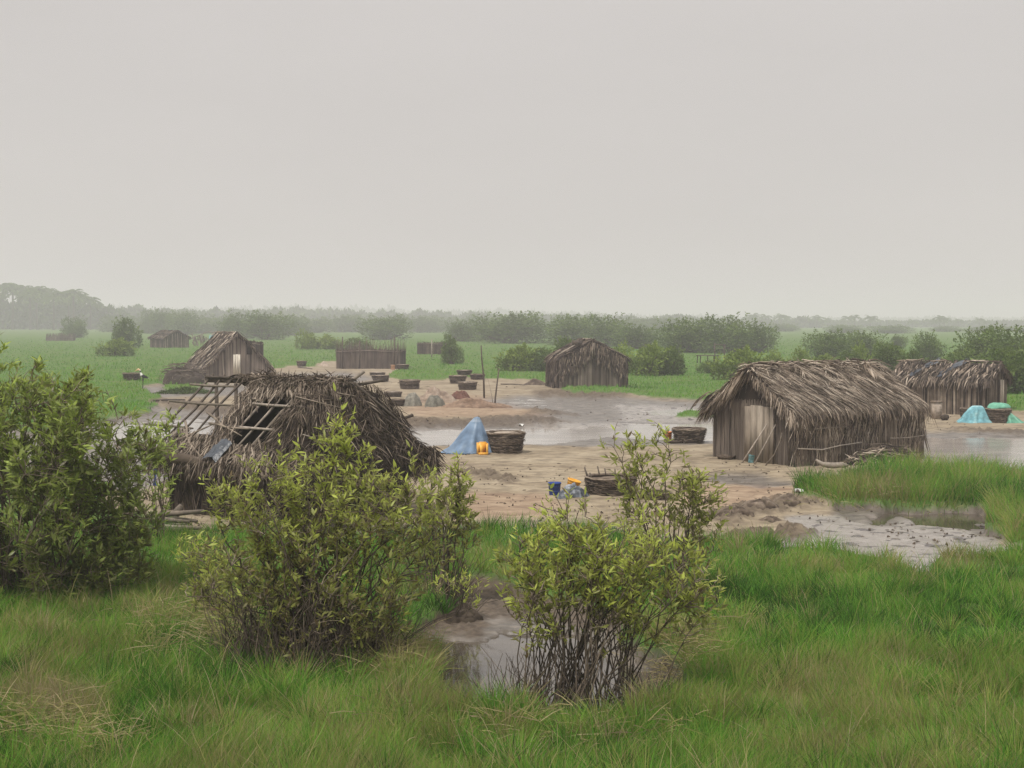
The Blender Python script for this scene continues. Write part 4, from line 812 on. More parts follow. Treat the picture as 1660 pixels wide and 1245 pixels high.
    for u in (-.20, -.09, .02, .14, .30, .48, .60, .71, .82, .93):
        p = MB(); v1 = .86 if u > .25 else .78 + .1 * math.sin(u * 40); p0 = A + u * U_ - .03 * V_ + np.array([0, 0, .02]); p1 = A + (u + .02) * U_ + v1 * V_ + np.array([0, 0, .02])
        p.tube([p0, (p0 + p1) / 2 + rs.normal(0, .02, 3), p1], [.028, .028, .02], .7 if u > .4 else .15, 6); p.build('rafter', M['stick'], root)
    for (v, u0, u1, tt) in ((.04, -.22, .17, .05), (.14, -.30, .13, .5), (.36, -.34, .40, .4), (.66, -.36, .12, .3), (.33, .40, 1.0, .8), (.60, .30, .95, .9), (.08, .45, .85, .6)):
        p = MB(); p0 = A + u0 * U_ + v * V_ + np.array([0, -.02, .075]); p1 = A + u1 * U_ + v * V_ + np.array([0, -.02, .07]); p.tube([p0, (p0 * .6 + p1 * .4) + rs.normal(0, .015, 3), p1], [.03, .034, .022], tt, 6); p.build('purlin', M['stick'], root)
    p = MB(); p.tube([A - .24 * U_ + np.array([0, 0, -.05]), A + .2 * U_ + np.array([0, 0, -.02])], [.075, .085], .08, 8); p.tube([A + .15 * U_, B + np.array([.1, 0, -.03])], .05, .4, 8); p.build('ridge_pole', M['stick'], root)
    for (x, yy, hh_) in ((-.75, W / 2, rh), (.2, W - .1, wh), (1.2, W, wh + .1), (0, W / 2, rh - .1)):
        p = MB(); p.tube([(x, yy, -.05), (x + .04, yy, hh_ / 2), (x, yy, hh_ - .02)], [.06, .055, .045], .15, 6); p.build('post', M['stick'], root)
    p = MB(); G1 = np.array([Lh + .32, W / 2, rh + .02]); G2 = np.array([Lh + .5, W + ov, ez + .02]); p.tube([G1, (G1 + G2) / 2 + .05, G2], [.028, .028, .02], .12, 6)
    p.tube([(Lh - .45, W / 2 - .1, rh - .35), (Lh + .25, W / 2 + .35, rh + .25)], [.05, .045], .75, 6); p.tube([(Lh + .05, W / 2 + .3, rh - .05), (Lh + .3, W / 2 + .85, rh + .04)], .035, .15, 6)
    p.tube([(Lh + .1, W - .55, wh + .55), (Lh + .35, W - .05, wh + .72)], .035, .02, 6); p.tube([(Lh + .4, 1.3, 1.45), (Lh + .42, W + .1, 1.42)], .022, .8, 5)
    for k in range(16): yy = rs.uniform(.4, W + .1); z0 = rs.uniform(.9, 1.7); p.tube([(Lh + .36, yy, z0), (Lh + .4, yy + rs.normal(0, .5), z0 + rs.normal(0, .3))], .012, rs.uniform(.3, .9), 4)
    p.build('gable_pole', M['stick'], root)
    m_ = MB(); V = np.zeros((12, 8, 3))   # dark plastic sheet sagging over the eave
    for i in range(12):
        for j in range(8): q = i / 11; V[i, j] = (1.7 + q * .5, -.02 - j * .06, 0); V[i, j, 2] = ez + (V[i, j, 1] + ov) * sl + .16 + .12 * fbm(i * .6, j * .5, 4) + .1 * math.sin(q * 3.14)
    m_.grid(V, fbm(*np.meshgrid(np.arange(8) * .9, np.arange(12) * .7), 8) * .3); m_.build('plastic_sheet', M['blackplastic'], root)
    m_ = MB(); V = np.zeros((10, 7, 3))
    for i in range(10):
        for j in range(7): q = i / 9; V[i, j] = (-.40 + .5 * q, -.42 - .12 * math.sin(j) * .5, ez + .12 - j * .075 + .05 * math.sin(i * 1.3 + j))
    m_.grid(V, .45); m_.build('hanging_bag', M['greybag'], root)
    m_ = MB(); V = np.zeros((7, 5, 3))
    for i in range(7):
        for j in range(5): V[i, j] = (.02 + j * .03 + .02 * math.sin(i), -.50 - .02 * math.cos(i + j), ez - .2 - i * .06)
    m_.grid(V, .4); m_.build('blue_rag', M['blueplastic'], root)
    return root
ruin()

# ------------------------------------------------------------------ woven baskets
def make_basket(wtop=1.1, wbot=.85, h=.62, seed=1, fill=.5, heap=.06, lid=False, rough=1.0, label='', group=None, name='woven_basket', nr=13):
    root = empty(name, (0, 0, 0), 0, label, 'basket', group); rs = np.random.default_rng(seed); m_ = MB()
    prof = [(wbot / 2 * .98, 0), (wbot / 2, .02)] + [(wbot / 2 + (wtop - wbot) / 2 * q, h * q) for q in np.linspace(.08, 1, 8)]; m_.lathe(prof, .05, 28, .10, seed)
    m_.lathe([(wtop / 2 - .07, h * .98), (wtop / 2 - .08, h * .7)], .1, 28, .1, seed)
    for k in range(nr):
        q = (k + .5) / nr; r_ = wbot / 2 + (wtop - wbot) / 2 * q + .008; n = 26; th = np.linspace(0, 2 * math.pi, n) + rs.uniform(0, 6)
        rr = r_ * (1 + .10 * (vnoise((th % 6.283) * 2.2 + 50, th * 0 + q * 3, seed) - .5)) + rs.normal(0, .007 * rough, n); zz = h * q + rs.normal(0, .008 * rough, n) + .02 * (vnoise(th * 2, th * 0 + k, 3) - .5); zz[-1] = zz[0]; rr[-1] = rr[0]
        m_.tube(np.stack([rr * np.cos(th), rr * np.sin(th), zz], 1), h / nr * .42, rs.uniform(.15, .95), 4, cap=False)
    n = int(160 * rough); th = rs.uniform(0, 6.283, n); q = rs.uniform(.05, .95, n); r_ = wbot / 2 + (wtop - wbot) / 2 * q + .03
    D = unit(np.stack([-np.sin(th), np.cos(th), rs.normal(0, .25, n)], 1)); S = np.tile([0, 0, 1.], (n, 1)); m_.ribbons(np.stack([r_ * np.cos(th), r_ * np.sin(th), h * q], 1) , D, S, rs.uniform(.08, .28, n), .02, np.zeros(3), rs.uniform(0, 1, n), (.8, 1, .2))
    m_.build('wall', M['wicker'], root)
    m_ = MB()
    for k in range(3):
        n = 24; th = np.linspace(0, 2 * math.pi, n); rr = wtop / 2 - .02 + .03 * k * .6 + rs.normal(0, .010, n); zz = h + .01 + .02 * (k == 1) + rs.normal(0, .010, n); rr[-1] = rr[0]; zz[-1] = zz[0]
        m_.tube(np.stack([rr * np.cos(th), rr * np.sin(th), zz], 1), .028, .5 + .2 * k, 5, cap=False)
    m_.build('rim', M['wicker'], root)
    if heap is not None:
        m_ = MB(); m_.lathe([(wtop / 2 - .06, h * .93)] + [((wtop / 2 - .07) * math.cos(q), h * .93 + heap * math.sin(q)) for q in np.linspace(.1, 1.5, 5)] + [(.001, h * .93 + heap)], fill, 20, .12, seed + 3); m_.build('filling', M['fill'], root, True)
    return root
def put(root, px, py, wpx, hpx=None, label=None, rz=None, base_w=1.1, base_h=.65, yoff=0, rs=rng):
    X, Y, Z = at(px, py); k = F / Y; s = wpx / k / base_w; Y2 = Y + wpx / k / 2; X2 = X * Y2 / Y
    root.location = (X2, Y2, gz(X2, Y2) - .015); sz = (hpx / k / base_h) if hpx else s; root.scale = (s, s, sz); root.rotation_euler = (0, 0, rs.uniform(0, 6.28) if rz is None else rz)
    if label: root['label'] = label
    return root
GB = 'woven brushwood baskets standing about the sand'
bA = make_basket(1.1, .86, .62, 3, .75, .10, group=GB)
bB = make_basket(1.1, .90, .62, 5, .35, .05, rough=1.6, group=GB)
bC = make_basket(1.1, .95, .62, 9, .95, .08, rough=.7, group=GB, nr=9)
baskets = [(bA, 821, 737, 60, 34, 'large woven basket in front, right beside the blue tarp mound'), (bB, 808, 704, 44, 16, 'flattened basket peeking out behind the front basket at the blue tarp mound'),
    (bB, 1117, 717, 54, 24, 'wide low basket beside the orange bucket at the water edge'), (bC, 664, 632, 33, 15, 'basket heaped with pale stuff standing alone left of the upright poles'),
    (bA, 742, 623, 28, 13, 'leftmost basket of the cluster left of the tall pole'), (bC, 758, 633, 31, 13, 'lower basket nearest the dark red clay left of the tall pole'), (bA, 753, 612, 25, 8, 'farthest basket of the cluster left of the tall pole'),
    (bB, 774, 616, 24, 9, 'flat worn basket touching the tall pole at the meadow edge'), (bA, 617, 620, 28, 11, 'basket on the sand just behind the peak of the ruined hut'), (bC, 612, 609, 25, 5, 'thin flat basket lying behind the basket at the ruin peak'),
    (bB, 644, 659, 27, 11, 'dark basket half hidden by the gable of the ruined hut'), (bC, 637, 645, 29, 9, 'shallow pale basket just above the dark one at the ruin gable'), (bA, 489, 595, 16, 9, 'tiny distant basket at the meadow edge left of the stick enclosure'),
    (bA, 653, 600, 20, 8, 'distant basket at the right corner of the stick enclosure'), (bA, 1618, 687, 40, 23, 'dark basket under a green net at the right edge'), (bB, 1566, 677, 20, 15, 'small dark basket left of the pale blue net'),
    (bB, 214, 619, 29, 12, 'dark flat basket behind the wading bird at the left')]
seen = set()
for pr_, px, py, wp, hp, lb in baskets:
    o = pr_ if pr_.name not in seen else copy_tree(pr_); seen.add(pr_.name); put(o, px, py, wp, hp, lb)
bQ = make_basket(1.1, 1.0, .55, 12, .1, -.12, rough=2.2, label='broken blackened basket with upright stakes behind the foreground shrub', group=GB)
rs = np.random.default_rng(4)
for a_, l_ in ((2.9, .34), (3.05, .3), (2.75, .26), (1.9, .3), (1.6, .22), (1.2, .2), (.5, .25), (3.6, .2)): m_ = MB(); m_.tube([(.5 * math.cos(a_), .5 * math.sin(a_), .45), (.58 * math.cos(a_ + .05), .55 * math.sin(a_), .55 + l_)], .016, .2, 4); m_.build('stake', M['stick'], bQ)
put(bQ, 990, 806, 82, 32, rz=0.1)
bR = make_basket(1.1, 1.0, .4, 14, .1, None, rough=2.0, label='low collapsed basket right of the broken staked basket', group=GB); put(bR, 1062, 812, 52, 18)

# bundles behind the ruin and mounds
def mound(name, label, cat, px, py, wpx, hpx, mat, seed=0, dep=.7, t=(.2, .8), pw=.8, ax=.0, n=22, rough=.25, yshift=.5, rz=0, rim=None):
    X, Y, Z = at(px, py); k = F / Y; W_ = wpx / k / 2; H_ = hpx / k; Dp = W_ * dep; Y2 = Y + Dp * yshift * 2; X2 = X * Y2 / Y; W_ *= Y2 / Y; H_ *= Y2 / Y
    m_ = MB(); V = np.zeros((n, 36, 3)); th = np.arange(36) * 2 * math.pi / 36; T_ = np.zeros((n, 36))
    for i in range(n):
        q = i / (n - 1); r_ = 1 - q; hz = max(1 - (r_ ** (1 / pw)), 0) if pw < 1 else (1 - r_) ** pw
        wob = 1 + rough * (fbm(np.cos(th) * 1.6 + 5, np.sin(th) * 1.6 + 5, seed, 3) - .5) * 2
        V[i, :, 0] = np.cos(th) * W_ * r_ * wob + ax * W_ * q; V[i, :, 1] = np.sin(th) * Dp * r_ * wob
        nn = fbm(np.cos(th) * r_ * 4 + 9, np.sin(th) * r_ * 4 + q, seed + 7, 4)
        V[i, :, 2] = H_ * hz * (1 + rough * 1.2 * (nn - .5) * (r_ > .02)) - (.06 if i == 0 else 0); T_[i] = t[0] + (t[1] - t[0]) * np.clip(.5 + (nn - .5) * 2, 0, 1)
    m_.grid(V, T_, closed=True); o = m_.build(name, M[mat], None, True); o.location = (X2, Y2, gz(X2, Y2)); o.rotation_euler = (0, 0, rz); return tag(o, label, cat)
mound('bundled_sack', 'grey green domed sack, left of the pair before the sandy heap', 'sack', 669, 659, 30, 19, 'greybag', 1, .9, pw=.38, rough=.4)
mound('bundled_sack', 'grey brown domed sack, right of the pair before the sandy heap', 'sack', 704, 660, 36, 18, 'greybag', 2, .8, pw=.4, rough=.5, t=(.0, .6))
mound('bundled_sack', 'dark grey bundle behind the ruin ridge, left of two', 'sack', 515, 621, 26, 12, 'greybag', 3, .6, t=(0, .3), pw=.4, rough=.15)
mound('bundled_sack', 'brownish bundle behind the ruin ridge, right of two', 'sack', 548, 621, 33, 13, 'greybag', 4, .6, t=(.1, .6), pw=.4, rough=.15)
mound('sand_mound', 'pale heap of sand and dirt behind the two sacks', 'mound', 705, 655, 62, 25, 'sandheap', 5, .7, pw=.75, rough=.8, ax=-.1, yshift=.9)
mound('earth_mound', 'reddish earth bank running out below the two upright poles', 'mound', 772, 662, 95, 14, 'redheap', 6, .5, pw=.8, rough=.8, ax=-.2)
mound('clay_block', 'dark red clay lump on top of the reddish earth bank', 'clay', 746, 648, 36, 13, 'redclay', 7, .6, pw=.5, rough=1.0, yshift=.8)
mound('sand_mound', 'small pale sand cone left of the stick enclosure', 'mound', 525, 594, 18, 9, 'sandheap', 8, .7, t=(.7, 1), pw=1.1, rough=.1)
mound('rubbish_heap', 'dark tangled heap of driftwood left of the lone small hut', 'heap', 868, 625, 34, 11, 'wicker', 9, .5, pw=.8, rough=.7)
mound('plastic_heap', 'crumpled dark plastic sheet beside the yellow bucket', 'plastic sheet', 930, 808, 48, 20, 'blackplastic', 10, .6, pw=.5, rough=.6, t=(0, 1))
mound('brown_bundle', 'brown bundle lying right below the eave of the ruined hut', 'bundle', 672, 775, 34, 20, 'thatchdark', 11, .7, pw=.5, rough=.4)
mound('sack', 'pale brown sack leaning below the gable of the ruined hut', 'sack', 645, 768, 40, 26, 'greybag', 12, .7, pw=.5, rough=.2, t=(.5, 1))
mound('mud_clump', 'dark root clump on the muddy rim of the foreground pool', 'clump', 745, 1005, 70, 24, 'bark', 13, .5, pw=.6, rough=.6, t=(0, .4))
for k, (px, py, a, b_, sd) in enumerate(((1190, 842, 60, 13, 21), (1232, 832, 70, 16, 22), (1276, 824, 46, 15, 23), (1250, 846, 36, 9, 24))):
    mound('earth_clod', ('leftmost', 'largest', 'rightmost', 'lowest')[k] + ' dark clod on the broken sand bank above the pale mud', 'clod', px, py, a, b_, 'wicker', sd, .45, pw=.6, rough=.75, t=(.2, .9))

# tarp mound: creased pyramid
def tarp(name, label, px, py, wpx, hpx, mat, seed, ax=0., dep=.75, lobes=6, flat=.1, pwr=1.25):
    X, Y, Z = at(px, py); k = F / Y; W_ = wpx / k / 2; Dp = W_ * dep; Y2 = Y + Dp * .8; X2 = X * Y2 / Y; sc = Y2 / Y; W_ *= sc; H_ = hpx / k * sc
    n = 26; m = 72; th = np.arange(m) * 2 * math.pi / m; V = np.zeros((n, m, 3)); T_ = np.zeros((n, m)); m_ = MB()
    for i in range(n):
        q = i / (n - 1); r_ = 1 - q
        fold = 1 + .11 * np.sin(th * lobes + seed + 1.5 * q) * r_ ** .5 + .07 * np.sin(th * (lobes * 2 + 1) + seed * 2 - 2 * q) * r_ + .12 * (vnoise(np.cos(th) * 2 + 3, np.sin(th) * 2 + 3, seed) - .5)
        fold = fold + .14 * (fbm(np.cos(th) * 3.1 + 4, np.sin(th) * 3.1 + q * 4.0, seed + 2, 3) - .5) * (r_ > .01)
        skirt = 1 + .16 * max(0, r_ - .86) / .14
        sq = 1 / (np.abs(np.cos(th)) ** 3 + np.abs(np.sin(th)) ** 3) ** (1 / 3) * .92
        V[i, :, 0] = np.cos(th) * W_ * (flat + (1 - flat) * r_) * fold * skirt * sq * (r_ > 0) + ax * W_ * q; V[i, :, 1] = np.sin(th) * Dp * (flat + (1 - flat) * r_) * fold * skirt * sq * (r_ > 0)
        V[i, :, 2] = H_ * (1 - r_ ** pwr) + .015 * np.sin(th * 9 + i) * (r_ > .9) - (.02 if i == 0 else 0); T_[i] = np.clip(.35 + .8 * (fbm(np.cos(th) * 3 * r_ + 5, np.sin(th) * 3 * r_ + q * 2, seed, 3) - .5) + .35 * (q > .8) + .3 * np.maximum(0, np.sin(th * lobes + seed)) ** 6, 0, 1)
    m_.grid(V, T_, closed=True); o = m_.build(name, M[mat], None, True); o.location = (X2, Y2, gz(X2, Y2) - .01); return tag(o, label, 'tarp')
tarp('covered_heap', 'pointed heap under a faded blue tarp on the sand', 762, 735, 78, 57, 'bluetarp', 3, .30, flat=.08, lobes=5, pwr=1.12)
tarp('covered_heap', 'rounded heap under a pale blue net at the right edge', 1580, 686, 52, 27, 'cyannet', 6, .15, flat=.25, pwr=1.6)
tarp('net_cover', 'green net trailing to the ground right of the dark basket', 1643, 687, 30, 18, 'greennet', 8, -.6, flat=.1, pwr=1.2)
X, Y, Z = at(1618, 687); m_ = MB(); m_.lathe([(.44, 0), (.44, .04), (.36, .15), (.24, .2), (.001, .21)], .5, 24, .35, 4); o = m_.build('green_net', M['greennet'], None, True); tag(o, 'green net heaped on top of the dark basket at the right edge', 'net'); Y2 = Y + .55; o.location = (X * Y2 / Y, Y2, gz(X, Y2) + .60)
m_ = MB(); rs = np.random.default_rng(77)
for k in range(7): m_.tube([(-.75 + .2 * k, -.0, .0), (-.68 + .2 * k, -.05 - .03 * (k % 2), .045), (-.6 + .2 * k, 0, .0)], .03, .3 + .1 * (k % 3), 6)
X, Y, Z = at(762, 737); o = m_.build('rope_edge', M['bluetarp']); o.location = (X, Y - .02, Z); tag(o, 'crumpled blue cloth edge weighed down before the blue tarp heap', 'cloth')

# ------------------------------------------------------------------ buckets
def bucket(label, px, py, wpx, hpx, mat, tilt=(0, 0), seed=0, handle=True, cat='bucket'):
    X, Y, Z = at(px, py); k = F / Y; r_ = wpx / k / 2; h = hpx / k; root = empty('plastic_bucket', (X, Y, Z - .01), .6, label, cat); root.rotation_euler = (tilt[0], tilt[1], .5)
    m_ = MB(); m_.lathe([(.001, .012), (r_ * .78, .01), (r_ * .80, 0), (r_ * .84, .02), (r_ * .97, h * .9), (r_ * 1.06, h * .9), (r_ * 1.06, h), (r_ * .95, h), (r_ * .80, .03), (.001, .03)], .5, 28, .02, seed); m_.build('shell', M[mat], root, False)
    m_ = MB()
    for q in (.35, .72): m_.lathe([(r_ * (.845 + .13 * q), h * q - .006), (r_ * (.875 + .13 * q), h * q), (r_ * (.845 + .13 * q), h * q + .006)], .8, 28, .02, seed)
    m_.build('moulded_ring', M[mat], root)
    if handle: m_ = MB(); a = np.linspace(0, math.pi, 9); m_.tube(np.stack([r_ * 1.05 * np.cos(a), -r_ * .5 * np.sin(a) - .01, h * .95 - .5 * r_ * np.sin(a)], 1), .006, .9, 4); m_.build('handle', M['stick'], root)
    return root
bucket('deep blue plastic bucket standing on the sand behind the foreground shrub', 899, 803, 21, 21, 'blueplastic')
bucket('yellow plastic bucket tipped on its side next to the blue bucket', 926, 796, 22, 18, 'yellowplastic', (R(12), R(14)))
bucket('orange bucket beside the wide low basket at the water edge', 1083, 713, 13, 15, 'orangeplastic')
bucket('small peach coloured bucket at the corner of the stick enclosure', 637, 600, 7, 8, 'peach', handle=False)
bucket('small blue green pail behind the sticks leaning on the big hut', 1217, 752, 10, 13, 'cyannet', (0, R(10)))
def jerrycan(label, px, py, wpx, hpx):
    X, Y, Z = at(px, py); k = F / Y; w_ = wpx / k; h = hpx / k; root = empty('cut_jerrycan', (X, Y, Z), R(12), label, 'jerrycan'); t_ = .02; d_ = w_ * .8; m_ = MB()
    m_.box((0, d_ / 2, h * .5), (w_, t_, h), .6); m_.box((-w_ / 2 + t_ / 2, 0, h * .47), (t_, d_ - t_ - .004, h * .94), .6); m_.box((w_ / 2 - t_ / 2, 0, h * .48), (t_, d_ - t_ - .004, h * .96), .6); m_.box((0, 0, t_ / 2 + .002), (w_ - 2 * t_ - .004, d_ - t_ - .01, t_), .4)
    m_.box((-w_ * .18, -d_ / 2, h * .42), (w_ * .26, t_, h * .84), .7); m_.box((w_ * .38, -d_ / 2, h * .45), (w_ * .16, t_, h * .9), .7); m_.box((0, -d_ / 2 - .003, h * .1), (w_ * .9, t_, h * .2), .6); m_.build('body', M['yellowplastic'], root)
    m_ = MB(); m_.tube([(-w_ * .42, 0, h * .93), (-w_ * .3, 0, h * 1.06), (w_ * .3, 0, h * 1.06), (w_ * .42, 0, h * .95)], .014, .7, 6); m_.build('handle', M['yellowplastic'], root); return root
jerrycan('cut open orange yellow jerrycan between the blue tarp heap and the front basket', 782, 737, 17, 19)

# upright poles, planks and lying sticks
def gp(px, py, zpy=None):
    X, Y, Z = at(px, py)
    return (X, Y, Z) if zpy is None else (AT(px, zpy, Y)[0], Y, AT(px, zpy, Y)[1])
def pole(label, b_, mids, r, t, name='upright_pole', cat='pole', group=None):
    X, Y, Z = at(*b_); pts = [(X, Y, Z - .1)]
    for (px, py) in mids: x_, z_ = AT(px, py, Y); pts.append((x_, Y, z_))
    return stick(label, pts, r, t, 'stick', name, cat, group)
pole('tallest dark pole standing in the sand beside the reddish earth bank', (785, 645), [(784, 610), (781, 582), (780, 560)], .06, .12)
pole('shorter dark pole leaning right on the tip of the reddish earth bank', (802, 660), [(803, 645), (806, 620), (809, 597)], .055, .15)
pole('thin pale wand between the two dark poles', (800, 659), [(797, 640), (791, 614)], .018, .7)
pole('pale distant post before the little dark enclosure', (700, 580), [(700, 565), (700, 550)], .09, .9)
def lying(label, p0, p1, r, t, name='driftwood_stick', cat='stick', lift=.03):
    a_ = np.array(at(*p0)); b_ = np.array(at(*p1)); a_[2] += lift; b_[2] += lift; return stick(label, [a_, (a_ + b_) / 2 + np.array([0, 0, .03]), b_], r, t, 'stick', name, cat)
lying('thin pale stick lying on the sand right of the wide bright shrub', (700, 777), (760, 782), .02, .9)
lying('dark timber lying on mud behind the bird', (248, 654), (300, 652), .06, .05)
lying('flat board lying on the sand before the basket left of the enclosure', (484, 596), (506, 599), .09, .4)
lying('narrow plank lying on the sand right of the two upright poles', (812, 624), (850, 625), .05, .2)
lying('dark driftwood line in the shallow water right of the big hut', (1504, 724), (1575, 722), .05, .0)
X, Y, Z = at(1083, 717); m_ = MB(); m_.lathe([(.001, .05), (.33, .05), (.36, .10), (.38, .10), (.36, 0), (.001, 0)], .4, 20, .06, 3); o = m_.build('shallow_tray', M['wicker']); o.location = (X, Y + .35, Z); tag(o, 'shallow dark tray lying under the orange bucket', 'tray')
o.location = (X + .28, Y + .45, Z)
X, Y, Z = at(1518, 680); m_ = MB(); m_.box((0, 0, .38), (.34, .3, .72), .8, .3); m_.box((0, 0, .76), (.42, .36, .05), .3, .3); o = m_.build('salt_sack', M['fill']); o.location = (X, Y, Z - .02); tag(o, 'tan upright bundle standing behind the rear corner of the big hut', 'bundle')
X, Y, Z = at(1524, 681); m_ = MB(); m_.lathe([(.001, 0), (.12, .0), (.19, .10), (.17, .2), (.10, .24), (.001, .25)], .2, 18, .1, 3); o = m_.build('clay_pot', M['wicker'], None, True); o.location = (X + .1, Y - .3, Z); tag(o, 'small round dark pot beside the tan bundle', 'pot')
x, y, z = loc(fA, .55, -.85); z = gz(x, y); m_ = MB(); m_.tube([(-.42, .05, .24), (-.25, .02, .12), (0, 0, .08), (.35, -.02, .09), (.52, 0, .07)], [.03, .07, .085, .08, .03], .75, 8); o = m_.build('driftwood_log', M['stick']); o.location = (x, y, z); o.rotation_euler = (0, 0, R(8)); tag(o, 'pale driftwood log with raised end before the big thatched hut', 'log')
x, y, z = loc(fA, -.25, 2.6); z = gz(x, y); m_ = MB(); m_.lathe([(.001, .03), (.2, .02), (.27, .12), (.29, .12), (.22, 0), (.001, 0)], .5, 20, .08, 3); o = m_.build('old_bowl', M['wicker']); o.location = (x, y, z); tag(o, 'dark bowl on the ground at the left foot of the big thatched hut', 'bowl')

# log pile and stump at the left, beside the big left shrub
X0, Y0, Z0 = at(292, 880); rs = np.random.default_rng(5); 
logs = [((-.30, 0, .22), (.36, .05, .27), .055, 'thick pale log, topmost of the pile beside the left shrub'), ((-.3, -.1, .16), (.18, -.16, .12), .05, 'forked log with broken end just under the topmost log'), ((-.1, .1, .12), (.26, .02, .10), .045, 'short dark log in the middle of the pile'),
        ((-.25, -.28, .06), (.10, -.34, .05), .045, 'thin dark log low at the left of the pile'), ((-.7, -.35, .05), (.16, -.55, .05), .05, 'long grey log lying nearest the viewer at the pile'), ((.05, -.3, .05), (.42, -.42, .05), .045, 'pale log lying out to the right of the pile'),
        ((-.35, .08, .05), (.1, .02, .06), .05, 'buried log at the back of the pile')]
for a_, b_, r_, lb in logs:
    base = np.array([X0, Y0, Z0]); p0 = base + np.array(a_) * 1.25; p1 = base + np.array(b_) * 1.25; p0[2] = Z0 + a_[2] * 1.1 + .05; p1[2] = Z0 + b_[2] * 1.1 + .05
    stick(lb, [p0, (p0 + p1) / 2 + rs.normal(0, .012, 3), p1], r_ * 1.1, rs.uniform(.3, .8), 'stick', 'firewood_log', 'log', 'logs piled beside the left shrub', 9)
X, Y, Z = at(278, 862); m_ = MB(); m_.tube([(0, 0, -.05), (.02, 0, .2), (.1, 0, .38), (.2, .02, .52)], [.15, .12, .08, .05], .3, 9); m_.tube([(0, 0, .1), (-.12, .02, .3), (-.16, 0, .42)], [.09, .06, .04], .3, 8); m_.tube([(-.05, 0, 0), (-.3, -.05, .02)], [.1, .03], .2, 7)
o = m_.build('tree_stump', M['stick']); o.location = (X, Y, Z); tag(o, 'forked grey tree stump sticking up behind the log pile', 'stump')

# stick enclosure, small enclosure, reed stack, brushwood by the back hut, rack
def enclosure(label, p, ang, L1, L2, hh, seed, name='stick_enclosure', mat='reed', tall=.6, wd=.08, cat='enclosure'):
    root = empty(name, p, ang, label, cat); rs = np.random.default_rng(seed)
    for i, (p0, p1) in enumerate((((0, 0, 0), (L1, 0, 0)), ((L1, 0, 0), (L1, L2, 0)), ((L1, L2, 0), (0, L2, 0)), ((0, L2, 0), (0, 0, 0)))):
        m_ = MB(); Lq = L1 if i % 2 == 0 else L2; solidwall(m_, p0, p1, lambda s: hh * .72, .1); wall(m_, p0, p1, lambda s: hh * (.70 + .1 * rs.uniform(0, 1)), wd, (.05, .55), int(Lq * 26), .08, .02, rs); wall(m_, p0, p1, lambda s: hh * (.72 + tall * .55 * rs.uniform(0, 1) ** 1.3), wd * .35, (.1, .6), int(Lq * 30), .12, .07, rs)
        a_ = np.array(p0, float); b_ = np.array(p1, float); nn = unit(np.cross(b_ - a_, [0, 0, 1])) * .12
        m_.tube([a_ + nn + [0, 0, hh * .66], (a_ + b_) / 2 + nn + [0, 0, hh * .7], b_ + nn + [0, 0, hh * .66]], .03, .7, 4); m_.build('panel', M[mat], root)
    return root
X, Y, Z = at(546, 598); e_ = enclosure('large square enclosure of upright sticks in mid distance', (X, Y, Z), R(-4), 5.5, 3.5, 2.25, 61, tall=.9)
for (px, top) in ((555, 546), (583, 552), (640, 545), (645, 556)): m_ = MB(); x_, z_ = AT(px, top, Y); m_.tube([(x_ - X, -.12, 0), (x_ - X + .05, -.12, z_ - Z)], [.08, .05], .1, 4); m_.build('corner_stake', M['stick'], e_)
X, Y, Z = at(677, 575); enclosure('small dark round-shouldered enclosure in the meadow behind the pale post', (X, Y, Z), R(-16), 3.4, 2.4, 1.9, 62, mat='thatchdark', tall=.3, wd=.12)
X, Y, Z = at(404, 596); enclosure('dark reed stack rising behind the back left hut', (X, Y, Z), R(0), 1.0, 1.2, 3.0, 63, name='reed_stack', mat='thatchdark', tall=.1, wd=.14, cat='stack')
X, Y, Z = at(293, 626); heap_of_fronds('large pile of grey sticks against the left side of the back left hut', (X - .1, Y + 1.3, Z), 3.2, 1.8, 1.35, 420, 'reed', (.1, .9), R(8), 64, 'stick_pile', 70)
X, Y, Z = at(298, 637); mbb = MB(); rs = np.random.default_rng(66); n = 1500; a = rs.uniform(0, 6.28, n); r_ = rs.uniform(0, 1, n) ** .5
D = unit(np.stack([rs.normal(0, .8, n), rs.normal(0, .6, n), rs.uniform(.1, 1, n)], 1)); mbb.ribbons(np.stack([np.cos(a) * r_ * 1.7, np.sin(a) * r_ * .7, (1 - r_) * .35 + .02], 1), D, unit(np.cross(D, rs.normal(size=(n, 3)))), rs.uniform(.1, .35, n), .05, np.array([0, 0, -.1]), rs.uniform(0, .5, n), (.6, 1, .1)); o = mbb.build('low_bush', M['leafmid']); o.location = (X, Y + .5, Z); tag(o, 'dull green creeping bush in front of the stick pile at the back left hut', 'bush')
X, Y, Z = at(1150, 590); rk = empty('wooden_rack', (X, Y, Z), 0, 'distant bare wooden rack and bench in the green meadow', 'rack')
m_ = MB(); m_.tube([(.55, 0, 0), (.5, 0, 1.95)], .06, .1, 4); m_.tube([(1.45, 0, 0), (1.45, 0, 1.8)], .06, .1, 4); m_.tube([(.45, 0, 1.85), (1.5, 0, 1.75)], .04, .1, 4); m_.build('tall_frame', M['stick'], rk)
m_ = MB(); m_.box((-.2, 0, .78), (2.2, .5, .07), .1)
for x_ in (-1.2, -.9, -.2, .4, .8): m_.tube([(x_, 0, 0), (x_ + .05, 0, .8)], .05, .1, 4)
m_.build('bench', M['stick'], rk)
X, Y, Z = at(75, 553); enclosure('distant low fence of brown reeds in the meadow at far left', (X, Y, Z), R(0), 5.5, 1.5, 1.1, 67, name='reed_fence', mat='reed', tall=1.6, wd=.2, cat='fence')
